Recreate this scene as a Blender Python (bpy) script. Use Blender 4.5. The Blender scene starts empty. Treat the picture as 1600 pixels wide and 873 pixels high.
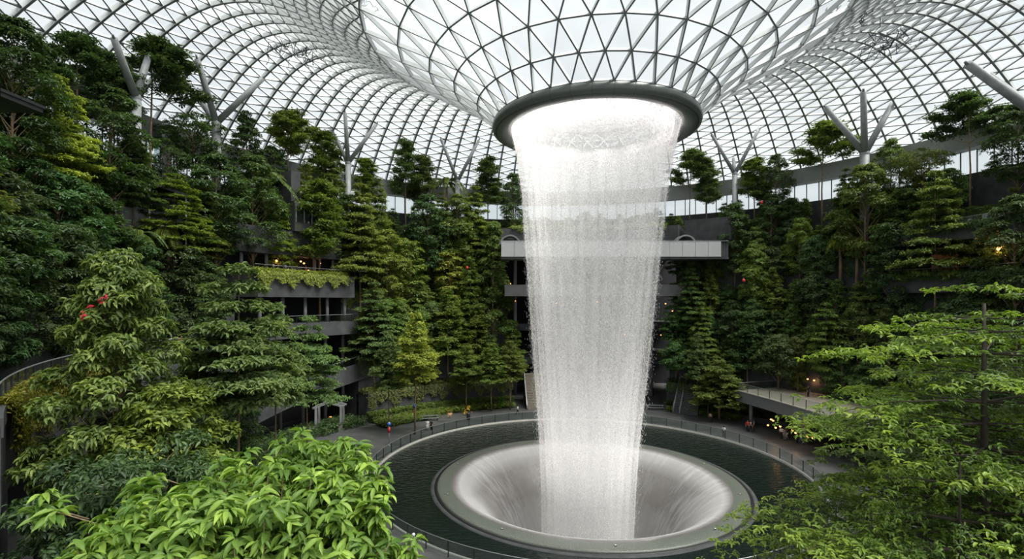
EXPO = 0.4; SKY = 0.77; SUN = 8.0
import bpy, math, random
import numpy as np
from mathutils import Vector, Matrix
C = bpy.context.scene.collection
PI = math.pi
F = 794.0
CAM = Vector((-9.7, -60.0, 21.0))
def W(px, py, Y):
    """world point seen at photo pixel (px,py), Y metres ahead of the camera (horizon at y = 470)"""
    return Vector((CAM.x + (px - 800) / F * Y, CAM.y + Y, CAM.z + (470 - py) / F * Y))
def on_r(px, r, near=False):
    """point of the circle of radius r seen at pixel column px: (x, y, depth)"""
    k = (px - 800) / F
    a = 1 + k * k; b = 2 * (CAM.x * k + CAM.y); c = CAM.x ** 2 + CAM.y ** 2 - r * r
    d = max(b * b - 4 * a * c, 0)
    Y = (-b + (-1 if near else 1) * math.sqrt(d)) / (2 * a)
    return CAM.x + k * Y, CAM.y + Y, Y
def th(x, y): return math.degrees(math.atan2(x, y))
def pol(r, t, z=0.0):
    t = math.radians(t); return Vector((r * math.sin(t), r * math.cos(t), z))

# ---------------------------------------------------------------- materials
def newmat(name):
    m = bpy.data.materials.new(name); m.use_nodes = True
    nt = m.node_tree; nt.nodes.clear()
    out = nt.nodes.new('ShaderNodeOutputMaterial')
    return m, nt, out
def N(nt, t, **kw):
    n = nt.nodes.new(t)
    for k, v in kw.items():
        if k.startswith('i_'): n.inputs[k[2:].replace('_', ' ')].default_value = v
        else: setattr(n, k, v)
    return n
def L(nt, a, b): nt.links.new(a, b)
def math_(nt, op, a, b=None, clamp=False):
    n = nt.nodes.new('ShaderNodeMath'); n.operation = op; n.use_clamp = clamp
    for i, v in enumerate((a, b)):
        if v is None: continue
        if isinstance(v, (int, float)): n.inputs[i].default_value = v
        else: nt.links.new(v, n.inputs[i])
    return n.outputs[0]
def ramp(nt, fac, stops):
    n = nt.nodes.new('ShaderNodeValToRGB'); cr = n.color_ramp
    while len(cr.elements) < len(stops): cr.elements.new(0.5)
    for e, (p, c) in zip(cr.elements, stops):
        e.position = p; e.color = (c, c, c, 1) if isinstance(c, (int, float)) else tuple(c) + (1,)
    nt.links.new(fac, n.inputs[0]); return n.outputs[0]
def simple(name, col, rough=0.6, metal=0.0, var=0.15, scale=1.5, bump=0.0, spec=0.4, emit=None, es=0):
    m, nt, out = newmat(name)
    p = N(nt, 'ShaderNodeBsdfPrincipled'); p.inputs['Roughness'].default_value = rough
    p.inputs['Metallic'].default_value = metal; p.inputs['Specular IOR Level'].default_value = spec
    tc = N(nt, 'ShaderNodeTexCoord')
    no = N(nt, 'ShaderNodeTexNoise'); no.inputs['Scale'].default_value = scale; no.inputs['Detail'].default_value = 5
    L(nt, tc.outputs['Object'], no.inputs['Vector'])
    c0 = [max(0, c * (1 - var)) for c in col]; c1 = [min(1, c * (1 + var)) for c in col]
    L(nt, ramp(nt, no.outputs['Fac'], [(0.3, c0), (0.7, c1)]), p.inputs['Base Color'])
    if bump:
        b = N(nt, 'ShaderNodeBump'); b.inputs['Strength'].default_value = bump
        L(nt, no.outputs['Fac'], b.inputs['Height']); L(nt, b.outputs[0], p.inputs['Normal'])
    if emit:
        p.inputs['Emission Color'].default_value = tuple(emit) + (1,); p.inputs['Emission Strength'].default_value = es
    L(nt, p.outputs[0], out.inputs[0]); return m
M = {}
M['steel'] = simple('painted_steel', (0.50, 0.52, 0.52), 0.45, 0.0, 0.08)
M['steel_dark'] = simple('dark_steel', (0.15, 0.17, 0.17), 0.5)
M['column'] = simple('column_paint', (0.27, 0.285, 0.29), 0.5)
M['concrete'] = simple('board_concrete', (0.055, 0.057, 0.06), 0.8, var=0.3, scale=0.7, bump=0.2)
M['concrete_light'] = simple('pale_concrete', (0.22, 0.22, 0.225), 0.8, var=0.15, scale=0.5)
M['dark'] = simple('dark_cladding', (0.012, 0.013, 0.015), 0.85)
M['soil'] = simple('soil', (0.02, 0.018, 0.012), 0.95, var=0.4)
M['bark'] = simple('bark', (0.20, 0.145, 0.09), 0.85, var=0.35, scale=6, bump=0.4)
M['bark_dark'] = simple('dark_bark', (0.035, 0.027, 0.02), 0.85, var=0.35, scale=6, bump=0.4)
M['rail'] = simple('rail_metal', (0.38, 0.40, 0.41), 0.35, 0.6)
M['post'] = simple('post_metal', (0.045, 0.05, 0.052), 0.4, 0.4)
M['deckwood'] = simple('deck_paving', (0.27, 0.235, 0.19), 0.75, var=0.12, scale=2)
M['fascia'] = simple('fascia_paint', (0.17, 0.18, 0.185), 0.6, var=0.05)
M['warm'] = simple('warm_lamp', (1, .5, .2), emit=(1.0, 0.42, 0.13), es=3.0)
M['wood_lit'] = simple('lit_timber', (0.42, 0.16, 0.05), 0.6, var=0.35, scale=1.2)
M['white'] = simple('white_plastic', (0.7, 0.7, 0.7), 0.5)
M['red'] = simple('red_paint', (0.55, 0.04, 0.03), 0.5)
M['blue'] = simple('blue_paint', (0.03, 0.09, 0.4), 0.5)
M['orange'] = simple('orange_paint', (0.65, 0.18, 0.03), 0.5)
M['yellow'] = simple('yellow_paint', (0.75, 0.45, 0.03), 0.5)
M['black'] = simple('black_paint', (0.012, 0.012, 0.013), 0.5)
M['coping'] = simple('pale_coping', (0.30, 0.295, 0.27), 0.6, var=0.1)

def glass_mat(name, tint, refl=0.08, body=0.0, bodycol=(.8, .85, .9), rough=0.02):
    m, nt, out = newmat(name)
    tr = N(nt, 'ShaderNodeBsdfTransparent'); tr.inputs[0].default_value = tuple(tint) + (1,)
    gl = N(nt, 'ShaderNodeBsdfGlossy'); gl.inputs['Roughness'].default_value = rough
    fr = N(nt, 'ShaderNodeLayerWeight'); fr.inputs[0].default_value = 0.5
    mx = N(nt, 'ShaderNodeMixShader')
    L(nt, math_(nt, 'ADD', math_(nt, 'MULTIPLY', math_(nt, 'POWER', fr.outputs['Facing'], 5.0), 0.45), refl, True), mx.inputs[0])
    last = tr.outputs[0]
    if body:
        df = N(nt, 'ShaderNodeBsdfTranslucent'); df.inputs[0].default_value = tuple(bodycol) + (1,)
        m2 = N(nt, 'ShaderNodeMixShader')
        tc = N(nt, 'ShaderNodeTexCoord'); no = N(nt, 'ShaderNodeTexNoise'); no.inputs['Scale'].default_value = 0.12
        no.inputs['Detail'].default_value = 6
        L(nt, tc.outputs['Object'], no.inputs['Vector'])
        L(nt, ramp(nt, no.outputs['Fac'], [(0.35, 0.0), (0.75, body)]), m2.inputs[0])
        L(nt, tr.outputs[0], m2.inputs[1]); L(nt, df.outputs[0], m2.inputs[2]); last = m2.outputs[0]
    L(nt, last, mx.inputs[1]); L(nt, gl.outputs[0], mx.inputs[2]); L(nt, mx.outputs[0], out.inputs[0])
    return m
M['roofglass'] = glass_mat('roof_glass', (0.93, 0.955, 0.96), 0.03, body=0.18)
M['glass'] = glass_mat('balustrade_glass', (0.72, 0.78, 0.77), 0.10, body=0.10)

def leaf_mat(name, trans=0.35, rough=0.45):
    """leaf colour comes from the object's own colour, varied leaf by leaf"""
    m, nt, out = newmat(name)
    oi = N(nt, 'ShaderNodeObjectInfo'); at = N(nt, 'ShaderNodeAttribute'); at.attribute_name = 'rnd'
    hs = N(nt, 'ShaderNodeHueSaturation')
    L(nt, oi.outputs['Color'], hs.inputs['Color'])
    f = at.outputs['Fac']
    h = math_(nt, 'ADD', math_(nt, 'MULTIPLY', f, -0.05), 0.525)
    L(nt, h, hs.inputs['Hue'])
    v = math_(nt, 'ADD', math_(nt, 'MULTIPLY', math_(nt, 'POWER', f, 2.0), 1.3), 0.55)  # in tiered trees the attribute also carries inner-crown shade
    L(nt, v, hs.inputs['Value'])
    p = N(nt, 'ShaderNodeBsdfPrincipled'); p.inputs['Roughness'].default_value = rough
    p.inputs['Specular IOR Level'].default_value = 0.35
    t = N(nt, 'ShaderNodeBsdfTranslucent')
    L(nt, hs.outputs[0], p.inputs['Base Color'])
    br = N(nt, 'ShaderNodeMixRGB'); br.blend_type = 'MULTIPLY'; br.inputs[0].default_value = 1
    br.inputs[2].default_value = (1.3, 1.35, 0.6, 1)
    L(nt, hs.outputs[0], br.inputs[1]); L(nt, br.outputs[0], t.inputs[0])
    mx = N(nt, 'ShaderNodeMixShader'); mx.inputs[0].default_value = trans
    L(nt, p.outputs[0], mx.inputs[1]); L(nt, t.outputs[0], mx.inputs[2]); L(nt, mx.outputs[0], out.inputs[0])
    return m
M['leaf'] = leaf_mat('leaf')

# ---------------------------------------------------------------- object helpers
def tag(o, label=None, cat=None, group=None, kind=None):
    if label: o['label'] = label
    if cat: o['category'] = cat
    if group: o['group'] = group
    if kind: o['kind'] = kind
    return o
def empty(name, loc=(0, 0, 0), rz=0.0):
    o = bpy.data.objects.new(name, None); C.objects.link(o)
    o.location = loc; o.rotation_euler = (0, 0, rz); o.empty_display_size = 0.2
    return o
def link(name, me, parent=None):
    o = bpy.data.objects.new(name, me); C.objects.link(o)
    if parent is not None: o.parent = parent
    return o
def copy_tree(o, parent=None):
    c = o.copy(); C.objects.link(c); c.parent = parent
    for ch in list(o.children): copy_tree(ch, c)
    return c
class MB:
    def __init__(s): s.v = []; s.f = []; s.mi = []
    def add(s, vs, fs, mi=0):
        b = len(s.v); s.v += [tuple(p) for p in vs]; s.f += [tuple(i + b for i in f) for f in fs]; s.mi += [mi] * len(fs)
    def hexa(s, a, b, mi=0):      # a, b: two quads (4 pts each), a below / b above
        s.add(list(a) + list(b), [(3, 2, 1, 0), (4, 5, 6, 7), (0, 1, 5, 4), (1, 2, 6, 5), (2, 3, 7, 6), (3, 0, 4, 7)], mi)
    def box(s, x0, y0, z0, x1, y1, z1, mi=0):
        s.hexa([(x0, y0, z0), (x1, y0, z0), (x1, y1, z0), (x0, y1, z0)], [(x0, y0, z1), (x1, y0, z1), (x1, y1, z1), (x0, y1, z1)], mi)
    def beam(s, a, b, w, h, up=(0, 0, 1), mi=0, mib=None):
        a = Vector(a); b = Vector(b); d = (b - a)
        if d.length < 1e-6: return
        d.normalize(); u = Vector(up); sd = d.cross(u)
        if sd.length < 1e-4: sd = d.cross(Vector((1, 0, 0)))
        sd.normalize(); u = sd.cross(d).normalized(); sd *= w / 2; u = u * (h / 2)
        q = lambda p: [p - sd - u, p + sd - u, p + sd + u, p - sd + u]
        n = len(s.f); s.add(q(a) + q(b), [(0, 1, 5, 4), (1, 2, 6, 5), (2, 3, 7, 6), (3, 0, 4, 7), (0, 3, 2, 1), (4, 5, 6, 7)], mi)
        if mib is not None: s.mi[n] = mib
    def tube(s, pts, rad, n=6, cap=True, mi=0):
        pts = [Vector(p) for p in pts]
        if isinstance(rad, (int, float)): rad = [rad] * len(pts)
        b = len(s.v); prev = None
        for i, p in enumerate(pts):
            d = (pts[min(i + 1, len(pts) - 1)] - pts[max(i - 1, 0)])
            if d.length < 1e-7: d = Vector((0, 0, 1))
            d.normalize()
            if prev is None: x = d.orthogonal().normalized()
            else: x = (prev - d * prev.dot(d)); x = x.normalized() if x.length > 1e-5 else d.orthogonal().normalized()
            prev = x; y = d.cross(x)
            for k in range(n):
                a = 2 * PI * k / n; s.v.append(tuple(p + (x * math.cos(a) + y * math.sin(a)) * rad[i]))
        for i in range(len(pts) - 1):
            for k in range(n):
                k2 = (k + 1) % n; s.f.append((b + i * n + k, b + i * n + k2, b + (i + 1) * n + k2, b + (i + 1) * n + k)); s.mi.append(mi)
        if cap:
            s.f.append(tuple(b + k for k in range(n))[::-1]); s.mi.append(mi)
            e = b + (len(pts) - 1) * n; s.f.append(tuple(e + k for k in range(n))); s.mi.append(mi)
    def lathe(s, prof, n=96, c=(0, 0), close=False, mi=0, t0=0, t1=360):
        full = abs(t1 - t0 - 360) < 1e-6; m = n if full else n + 1
        b = len(s.v); k = len(prof)
        for i in range(m):
            t = math.radians(t0 + (t1 - t0) * i / n)
            for r, z in prof: s.v.append((c[0] + r * math.sin(t), c[1] + r * math.cos(t), z))
        for i in range(n):
            i2 = (i + 1) % m
            for j in range(k if close else k - 1):
                j2 = (j + 1) % k
                s.f.append((b + i * k + j, b + i2 * k + j, b + i2 * k + j2, b + i * k + j2)); s.mi.append(mi)
        if close and not full:
            s.f.append(tuple(b + j for j in range(k))[::-1]); s.f.append(tuple(b + n * k + j for j in range(k))); s.mi += [mi, mi]
    def arc(s, r0, r1, z0, z1, t0, t1, c=(0, 0), mi=0, step=2.0):
        s.lathe([(r0, z0), (r1, z0), (r1, z1), (r0, z1)], max(1, int(abs(t1 - t0) / step)), c, True, mi, t0, t1)
    def sphere(s, c, r, n=8, m=6, sz=1.0, mi=0):
        s.lathe([(max(1e-3, r * math.sin(PI * j / m)), c[2] - r * sz * math.cos(PI * j / m)) for j in range(m + 1)], n, (c[0], c[1]), False, mi)
    def mesh(s, name, mats, smooth=False):
        me = bpy.data.meshes.new(name); me.from_pydata(s.v, [], s.f)
        for m in (mats if isinstance(mats, (list, tuple)) else [mats]): me.materials.append(m)
        if any(s.mi): me.polygons.foreach_set('material_index', s.mi)
        if smooth: me.polygons.foreach_set('use_smooth', [True] * len(s.f))
        me.update(); return me
    def build(s, name, mats, parent=None, smooth=False):
        return link(name, s.mesh(name, mats, smooth), parent)
def struct(o, label=None):
    o['kind'] = 'structure'
    if label: o['label'] = label
    return o
rng = np.random.default_rng(7); random.seed(7)
# ================================================================ camera, world, light
cd = bpy.data.cameras.new('camera'); cam = bpy.data.objects.new('camera', cd); C.objects.link(cam)
cd.sensor_width = 36; cd.lens = 36 * F / 1600; cd.clip_end = 800; cd.clip_start = 0.1
cam.location = CAM; cam.rotation_euler = (PI / 2, 0, 0); cd.shift_y = 33.5 / 1600
sc = bpy.context.scene; sc.camera = cam
sc.view_settings.view_transform = 'Standard'; sc.view_settings.look = 'None'; sc.view_settings.gamma = 1
sc.view_settings.use_curve_mapping = False; sc.view_settings.exposure = EXPO
cy = sc.cycles
cy.max_bounces = 7; cy.diffuse_bounces = 3; cy.glossy_bounces = 3; cy.transmission_bounces = 4; cy.transparent_max_bounces = 24
cy.caustics_reflective = False; cy.caustics_refractive = False; cy.use_denoising = True; cy.sample_clamp_indirect = 4
w = bpy.data.worlds.new('overcast_sky'); sc.world = w; w.use_nodes = True
nt = w.node_tree; nt.nodes.clear(); wo = N(nt, 'ShaderNodeOutputWorld'); bg = N(nt, 'ShaderNodeBackground')
tc = N(nt, 'ShaderNodeTexCoord'); no = N(nt, 'ShaderNodeTexNoise'); no.inputs['Scale'].default_value = 2.2; no.inputs['Detail'].default_value = 6
L(nt, tc.outputs['Generated'], no.inputs['Vector'])
L(nt, ramp(nt, no.outputs['Fac'], [(0.3, (0.74, 0.80, 0.84)), (0.62, (0.92, 0.945, 0.95))]), bg.inputs[0])
bg.inputs[1].default_value = SKY; L(nt, bg.outputs[0], wo.inputs[0])
sd = bpy.data.lights.new('sun', 'SUN'); sd.energy = SUN; sd.angle = math.radians(40); sd.color = (1, 0.97, 0.9)
so = bpy.data.objects.new('sun', sd); C.objects.link(so); so.rotation_euler = (math.radians(14), math.radians(27), 0)

# ================================================================ gridshell roof
PROF = [(11.7, 42.0), (13.7, 43.9), (16.4, 45.8), (19.2, 47.4), (22.6, 49.3), (26.5, 51.7), (31, 54.6), (36, 57.5), (41, 59.6),
        (46, 60.5), (51, 60.0), (56, 57.8), (61, 54.0), (65, 50.0), (68.5, 45.5)]
_pr = np.array(PROF); _s = np.concatenate([[0], np.cumsum(np.hypot(np.diff(_pr[:, 0]), np.diff(_pr[:, 1])))])
def prof_at(s):                      # smooth profile by arc length
    i = int(np.clip(np.searchsorted(_s, s) - 1, 0, len(_s) - 2)); t = (s - _s[i]) / (_s[i + 1] - _s[i])
    p = [_pr[max(0, min(len(_pr) - 1, i + k))] for k in (-1, 0, 1, 2)]
    q = 0.5 * ((2 * p[1]) + (p[2] - p[0]) * t + (2 * p[0] - 5 * p[1] + 4 * p[2] - p[3]) * t * t + (-p[0] + 3 * p[1] - 3 * p[2] + p[3]) * t ** 3)
    return float(q[0]), float(q[1])
fr = MB(); gl = MB()
def node(s, a, dz=0.0):
    r, z = prof_at(s); return Vector((r * math.sin(a), r * math.cos(a), z + dz))
def nrm(s, a):
    r0, z0 = prof_at(max(0, s - .5)); r1, z1 = prof_at(min(_s[-1], s + .5)); dr, dz = r1 - r0, z1 - z0
    l = math.hypot(dr, dz); return Vector((-dz / l * math.sin(a), -dz / l * math.cos(a), dr / l))
def edge(s0, a0, s1, a1, wdt, dep):
    fr.beam(node(s0, a0), node(s1, a1), wdt, dep, nrm((s0 + s1) / 2, (a0 + a1) / 2), 0, 1)  # bottom face of each beam takes the darker steel
def tri(a, b, c):
    p = [node(s, t, 0.24) for s, t in (a, b, c)]; gl.add(p, [(0, 1, 2)])
NI = 36; s_rings = [float(_s[i]) for i in (0, 1, 2, 3, 4, 5)]
da = 2 * PI / NI
for j, s in enumerate(s_rings):
    off = 0.5 * (j % 2)
    for i in range(NI):
        a = (i + off) * da
        edge(s, a, s, a + da, 0.15, 0.42)
        if j + 1 < len(s_rings):
            s2 = s_rings[j + 1]
            for sg in (-.5, .5): edge(s, a, s2, a + sg * da, 0.15, 0.42)
            tri((s, a), (s, a + da), (s2, a + .5 * da)); tri((s, a), (s2, a + .5 * da), (s2, a - .5 * da))
# transition ring to 3x as many meridians, then meridians crossed by two sets of diagonals
NO = 108; db = 2 * PI / NO; s_t = s_rings[-1]; off_t = 0.5 * ((len(s_rings) - 1) % 2) * 3
nst = 27; ds = (float(_s[-1]) - s_t) / nst
def A(i): return (i + off_t) * db
for i in range(NO):
    a = A(i)
    odd = i % 2
    ss = [s_t + (k + 0.5 * odd) * ds for k in range(nst + 1)]
    ss = [s_t] + [s for s in ss if s > s_t + .01 and s < _s[-1] - .01] + [float(_s[-1])]
    ss = sorted(set(ss))
    for p, q in zip(ss[:-1], ss[1:]):
        edge(p, a, q, a, 0.32, 0.62)
    for k in range(nst):
        s0 = s_t + k * ds; sm = s0 + ds / 2; s1 = s0 + ds
        if odd == 0:
            for sg in (-1, 1):
                b = a + sg * db
                if k == 0: edge(s0, a, s0, b, 0.16, 0.42)
                edge(s0, a, sm, b, 0.15, 0.42); edge(sm, b, s1, a, 0.15, 0.42)
                tri((s0, a), (s1, a), (sm, b))
                if k == 0: tri((s0, a), (s0, b), (sm, b))
                if k < nst - 1: tri((s1, a), (sm, b), (sm + ds, b))
                else: tri((s1, a), (sm, b), (s1, b))
roof = fr.build('ceiling', [M['steel'], M['steel_dark']]); struct(roof, 'glass and steel gridshell roof dipping into a funnel')
g = gl.build('roof_glass', M['roofglass'], roof, True)

# ================================================================ oculus ring
def ring_material():
    m, nt, out = newmat('ring_panels'); p = N(nt, 'ShaderNodeBsdfPrincipled'); p.inputs['Roughness'].default_value = 0.35
    tc = N(nt, 'ShaderNodeTexCoord'); sx = N(nt, 'ShaderNodeSeparateXYZ'); L(nt, tc.outputs['Object'], sx.inputs[0])
    a = math_(nt, 'ARCTAN2', sx.outputs[0], sx.outputs[1])
    fr_ = math_(nt, 'FRACT', math_(nt, 'MULTIPLY', a, 36 / (2 * PI)))
    seam = math_(nt, 'LESS_THAN', fr_, 0.018)
    mx = N(nt, 'ShaderNodeMixRGB'); L(nt, seam, mx.inputs[0]); mx.inputs[1].default_value = (0.105, 0.118, 0.108, 1); mx.inputs[2].default_value = (0.03, 0.03, 0.03, 1)
    L(nt, mx.outputs[0], p.inputs['Base Color']); L(nt, p.outputs[0], out.inputs[0]); return m
orr = empty('oculus_ring', (0, 0, 40.8))
tag(orr, 'dark green-grey metal collar at the foot of the glass funnel, pouring the waterfall', 'ring')
m = MB(); m.lathe([(11.55, 42.15), (11.95, 41.75), (12.05, 41.35), (11.95, 41.0), (11.62, 40.82)], 144)
o = m.build('outer_band', ring_material(), orr, True); o.location = (0, 0, -40.8)
m = MB(); m.lathe([(11.55, 40.92), (11.5, 40.75), (10.6, 40.72), (9.95, 40.95), (9.8, 41.15), (9.8, 42.0), (11.5, 42.15)], 144)
o = m.build('inner_soffit', ring_material(), orr, True); o.location = (0, 0, -40.8)
m = MB(); m.lathe([(11.66, 40.86), (11.5, 40.95), (11.5, 40.80)], 144)
o = m.build('shadow_gap', M['black'], orr); o.location = (0, 0, -40.8)
m = MB(); m.tube([pol(7.7, t, 43.3 - 40.8) for t in range(0, 361, 5)], .16, 8, False)
for t in range(0, 360, 30): m.tube([pol(7.7, t, 2.5), pol(9.9, t, 1.25)], .06, 6)
m.build('lamp_ring', M['post'], orr, True)

# ================================================================ tree columns of the roof
def y_column(px, py_split, r, label, tips, rt=0.55):
    x, y, Y = on_r(px, r); zs = W(px, py_split, Y).z
    root = empty('roof_column', (x, y, 27)); tag(root, label, 'column', 'branching steel columns carrying the roof')
    m = MB(); m.tube([(0, 0, 0), (0, 0, zs - 27)], rt, 20); m.build('shaft', M['column'], root, True)
    m = MB(); m.lathe([(rt + .002, zs - 27 - .5), (rt * 1.12, zs - 27 - .25), (rt * .9, zs - 27 + .15)], 20); m.build('collar', M['column'], root, True)
    base = Vector((x, y, zs))
    for (tx, ty, dd) in tips:
        t = W(tx, ty, Y + dd) - Vector((x, y, 27)); b = Vector((0, 0, zs - 27 - .2))
        mb = MB(); mb.tube([b, t], [rt * .78, rt * .62], 14); br = mb.build('branch', M['column'], root, True)
        d = (t - b).normalized(); mb = MB(); mb.tube([t - d * .1, t + d * .45], [rt * .3, rt * .2], 8); mb.build('bearing_pin', M['steel_dark'], br)
    return root
RC = 56.6
y_column(338, 190, RC, 'pale branching roof column farthest left of the clear ones, three thick arms', [(308, 92, -5), (292, 128, 3), (411, 122, 0)], .62)
y_column(544, 253, RC, 'branching roof column between two left side tree clumps, with upright middle arm', [(539, 176, -4), (512, 192, 2), (588, 194, 0)])
y_column(715, 282, RC, 'smallest branching roof column, nearest to the left of the waterfall', [(689, 217, -2), (748, 219, -1), (697, 238, 3)], .5)
y_column(1148, 270, RC, 'slim V shaped roof column just right of the waterfall', [(1112, 210, -1), (1188, 198, -1), (1146, 248, 3)], .5)
y_column(1351, 238, RC, 'roof column right of the waterfall with upright arm between two slanting arms', [(1349, 143, -5), (1290, 168, 0), (1404, 145, 0)], .7)
y_column(1640, 190, 56, 'thick roof column arm slanting in at the upper right edge', [(1512, 100, -2), (1700, 90, 2), (1545, 118, 5)], .75)
y_column(212, 150, 57, 'roof column rising behind the tree crowns at upper left', [(232, 88, 2), (165, 90, 3), (178, 60, -6)], .6)

# ================================================================ pool, bowl
PC = (-0.45, 4.2); PR = 26.2; GR = 26.4; BC = (-0.85, 0.0)
def paving():
    m, nt, out = newmat('grey_paving'); p = N(nt, 'ShaderNodeBsdfPrincipled'); p.inputs['Roughness'].default_value = 0.42
    tc = N(nt, 'ShaderNodeTexCoord'); no = N(nt, 'ShaderNodeTexNoise'); no.inputs['Scale'].default_value = 0.25; no.inputs['Detail'].default_value = 8
    mp = N(nt, 'ShaderNodeMapping'); mp.inputs['Scale'].default_value = (1, 2.4, 1); mp.inputs['Rotation'].default_value = (0, 0, 0.5)
    L(nt, tc.outputs['Object'], mp.inputs[0]); L(nt, mp.outputs[0], no.inputs['Vector'])
    br = N(nt, 'ShaderNodeTexBrick'); br.inputs['Scale'].default_value = 1.0; br.inputs['Mortar Size'].default_value = 0.012
    br.inputs['Brick Width'].default_value = 1.2; br.inputs['Row Height'].default_value = 0.6
    br.inputs['Color1'].default_value = (1, 1, 1, 1); br.inputs['Color2'].default_value = (.86, .86, .86, 1); br.inputs['Mortar'].default_value = (.45, .45, .45, 1)
    L(nt, tc.outputs['Object'], br.inputs['Vector'])
    mx = N(nt, 'ShaderNodeMixRGB'); mx.blend_type = 'MULTIPLY'; mx.inputs[0].default_value = 1
    L(nt, ramp(nt, no.outputs['Fac'], [(0.3, (0.06, 0.063, 0.065)), (0.7, (0.115, 0.115, 0.113))]), mx.inputs[1]); L(nt, br.outputs[0], mx.inputs[2])
    L(nt, mx.outputs[0], p.inputs['Base Color']); L(nt, p.outputs[0], out.inputs[0]); return m
m = MB(); m.lathe([(GR, -1.0), (GR, 0.0), (70, 0.0), (90, 0.0)], 128, PC); fl = m.build('floor', paving()); struct(fl, 'dark grey paved plaza around the pool')
m = MB(); m.lathe([(PR, -1.2), (PR, 0.12), (GR, 0.12), (GR, -0.1)], 160, PC); struct(m.build('pool_coping', M['coping'], None, True), 'pale stone coping of the round pool')
def water_mat():
    m, nt, out = newmat('pool_water'); p = N(nt, 'ShaderNodeBsdfPrincipled')
    p.inputs['Base Color'].default_value = (0.004, 0.009, 0.007, 1); p.inputs['Roughness'].default_value = 0.07; p.inputs['IOR'].default_value = 1.33
    tc = N(nt, 'ShaderNodeTexCoord')
    no = N(nt, 'ShaderNodeTexNoise'); no.inputs['Scale'].default_value = 1.6; no.inputs['Detail'].default_value = 4
    mp = N(nt, 'ShaderNodeMapping'); mp.inputs['Scale'].default_value = (0.8, 1.8, 1); L(nt, tc.outputs['Object'], mp.inputs[0]); L(nt, mp.outputs[0], no.inputs['Vector'])
    b = N(nt, 'ShaderNodeBump'); b.inputs['Strength'].default_value = 0.45; b.inputs['Distance'].default_value = 0.25
    L(nt, no.outputs['Fac'], b.inputs['Height']); L(nt, b.outputs[0], p.inputs['Normal']); L(nt, p.outputs[0], out.inputs[0]); return m
m = MB(); vs = []
NA = 128
for i in range(NA):                         # water surface between the bowl (centre 0,0) and the coping (centre PC)
    a = 2 * PI * i / NA
    for r, c in ((17.5, BC), (PR + .02, PC)): vs.append((c[0] + r * math.sin(a), c[1] + r * math.cos(a), -0.15))
m.add(vs, [(2 * i, 2 * ((i + 1) % NA), 2 * ((i + 1) % NA) + 1, 2 * i + 1) for i in range(NA)])
wt = m.build('pool_water', water_mat()); tag(wt, 'dark green still water of the round pool around the bowl', 'pool water', kind='structure')
m = MB(); m.lathe([(0.1, -16.0), (PR + .3, -16.0), (PR + .3, -1.2)], 64, PC)
# bowl
bowl = empty('vortex_bowl', (BC[0], BC[1], 0)); tag(bowl, 'round grey-green bowl in the pool that swallows the waterfall', 'bowl')
m = MB(); m.lathe([(17.55, -0.9), (17.5, -0.02), (17.38, 0.06), (17.0, 0.09), (16.5, 0.1), (16.1, 0.09), (15.85, 0.05)], 160)
def rim_mat():
    m, nt, out = newmat('wet_bowl_rim'); p = N(nt, 'ShaderNodeBsdfPrincipled'); p.inputs['Roughness'].default_value = 0.35
    tc = N(nt, 'ShaderNodeTexCoord'); no = N(nt, 'ShaderNodeTexNoise'); no.inputs['Scale'].default_value = 9; no.inputs['Detail'].default_value = 6
    L(nt, tc.outputs['Object'], no.inputs['Vector'])
    L(nt, ramp(nt, no.outputs['Fac'], [(0.35, (0.085, 0.095, 0.078)), (0.7, (0.16, 0.17, 0.148))]), p.inputs['Base Color'])
    b = N(nt, 'ShaderNodeBump'); b.inputs['Strength'].default_value = 0.25; b.inputs['Distance'].default_value = 0.1
    L(nt, no.outputs['Fac'], b.inputs['Height']); L(nt, b.outputs[0], p.inputs['Normal']); L(nt, p.outputs[0], out.inputs[0]); return m
m.build('rim', rim_mat(), bowl, True)
BP = [(15.85, 0.05), (15.3, -0.05), (14.6, -0.35), (13.6, -1.0), (12.4, -2.1), (11.0, -3.7), (9.6, -5.8), (8.3, -8.6), (7.3, -12), (6.8, -15.5), (0.01, -15.8)]
m = MB(); m.lathe(BP, 128); m.build('basin', simple('mauve_acrylic', (0.13, 0.115, 0.11), 0.3, var=0.15, scale=.5), bowl, True)
m = MB(); m.lathe([(17.52, -0.08), (17.82, -0.08), (17.82, -0.4)], 160); m.build('drain_channel', M['black'], bowl, True)
m = MB(); m.lathe([(17.82, -0.6), (17.82, -0.1), (17.9, -0.07), (18.25, -0.13), (18.3, -0.6)], 160); m.build('outer_lip', M['concrete'], bowl, True)

def cyl_coords(nt, zs=1.0):
    tc = N(nt, 'ShaderNodeTexCoord'); sx = N(nt, 'ShaderNodeSeparateXYZ'); L(nt, tc.outputs['Object'], sx.inputs[0])
    ln = N(nt, 'ShaderNodeVectorMath'); ln.operation = 'NORMALIZE'
    cb0 = N(nt, 'ShaderNodeCombineXYZ'); L(nt, sx.outputs[0], cb0.inputs[0]); L(nt, sx.outputs[1], cb0.inputs[1])
    L(nt, cb0.outputs[0], ln.inputs[0])
    s2 = N(nt, 'ShaderNodeSeparateXYZ'); L(nt, ln.outputs[0], s2.inputs[0])
    cb = N(nt, 'ShaderNodeCombineXYZ'); L(nt, s2.outputs[0], cb.inputs[0]); L(nt, s2.outputs[1], cb.inputs[1])
    L(nt, math_(nt, 'MULTIPLY', sx.outputs[2], zs), cb.inputs[2])
    rad = N(nt, 'ShaderNodeVectorMath'); rad.operation = 'LENGTH'; L(nt, cb0.outputs[0], rad.inputs[0])
    return cb.outputs[0], sx, rad.outputs['Value']
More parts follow.
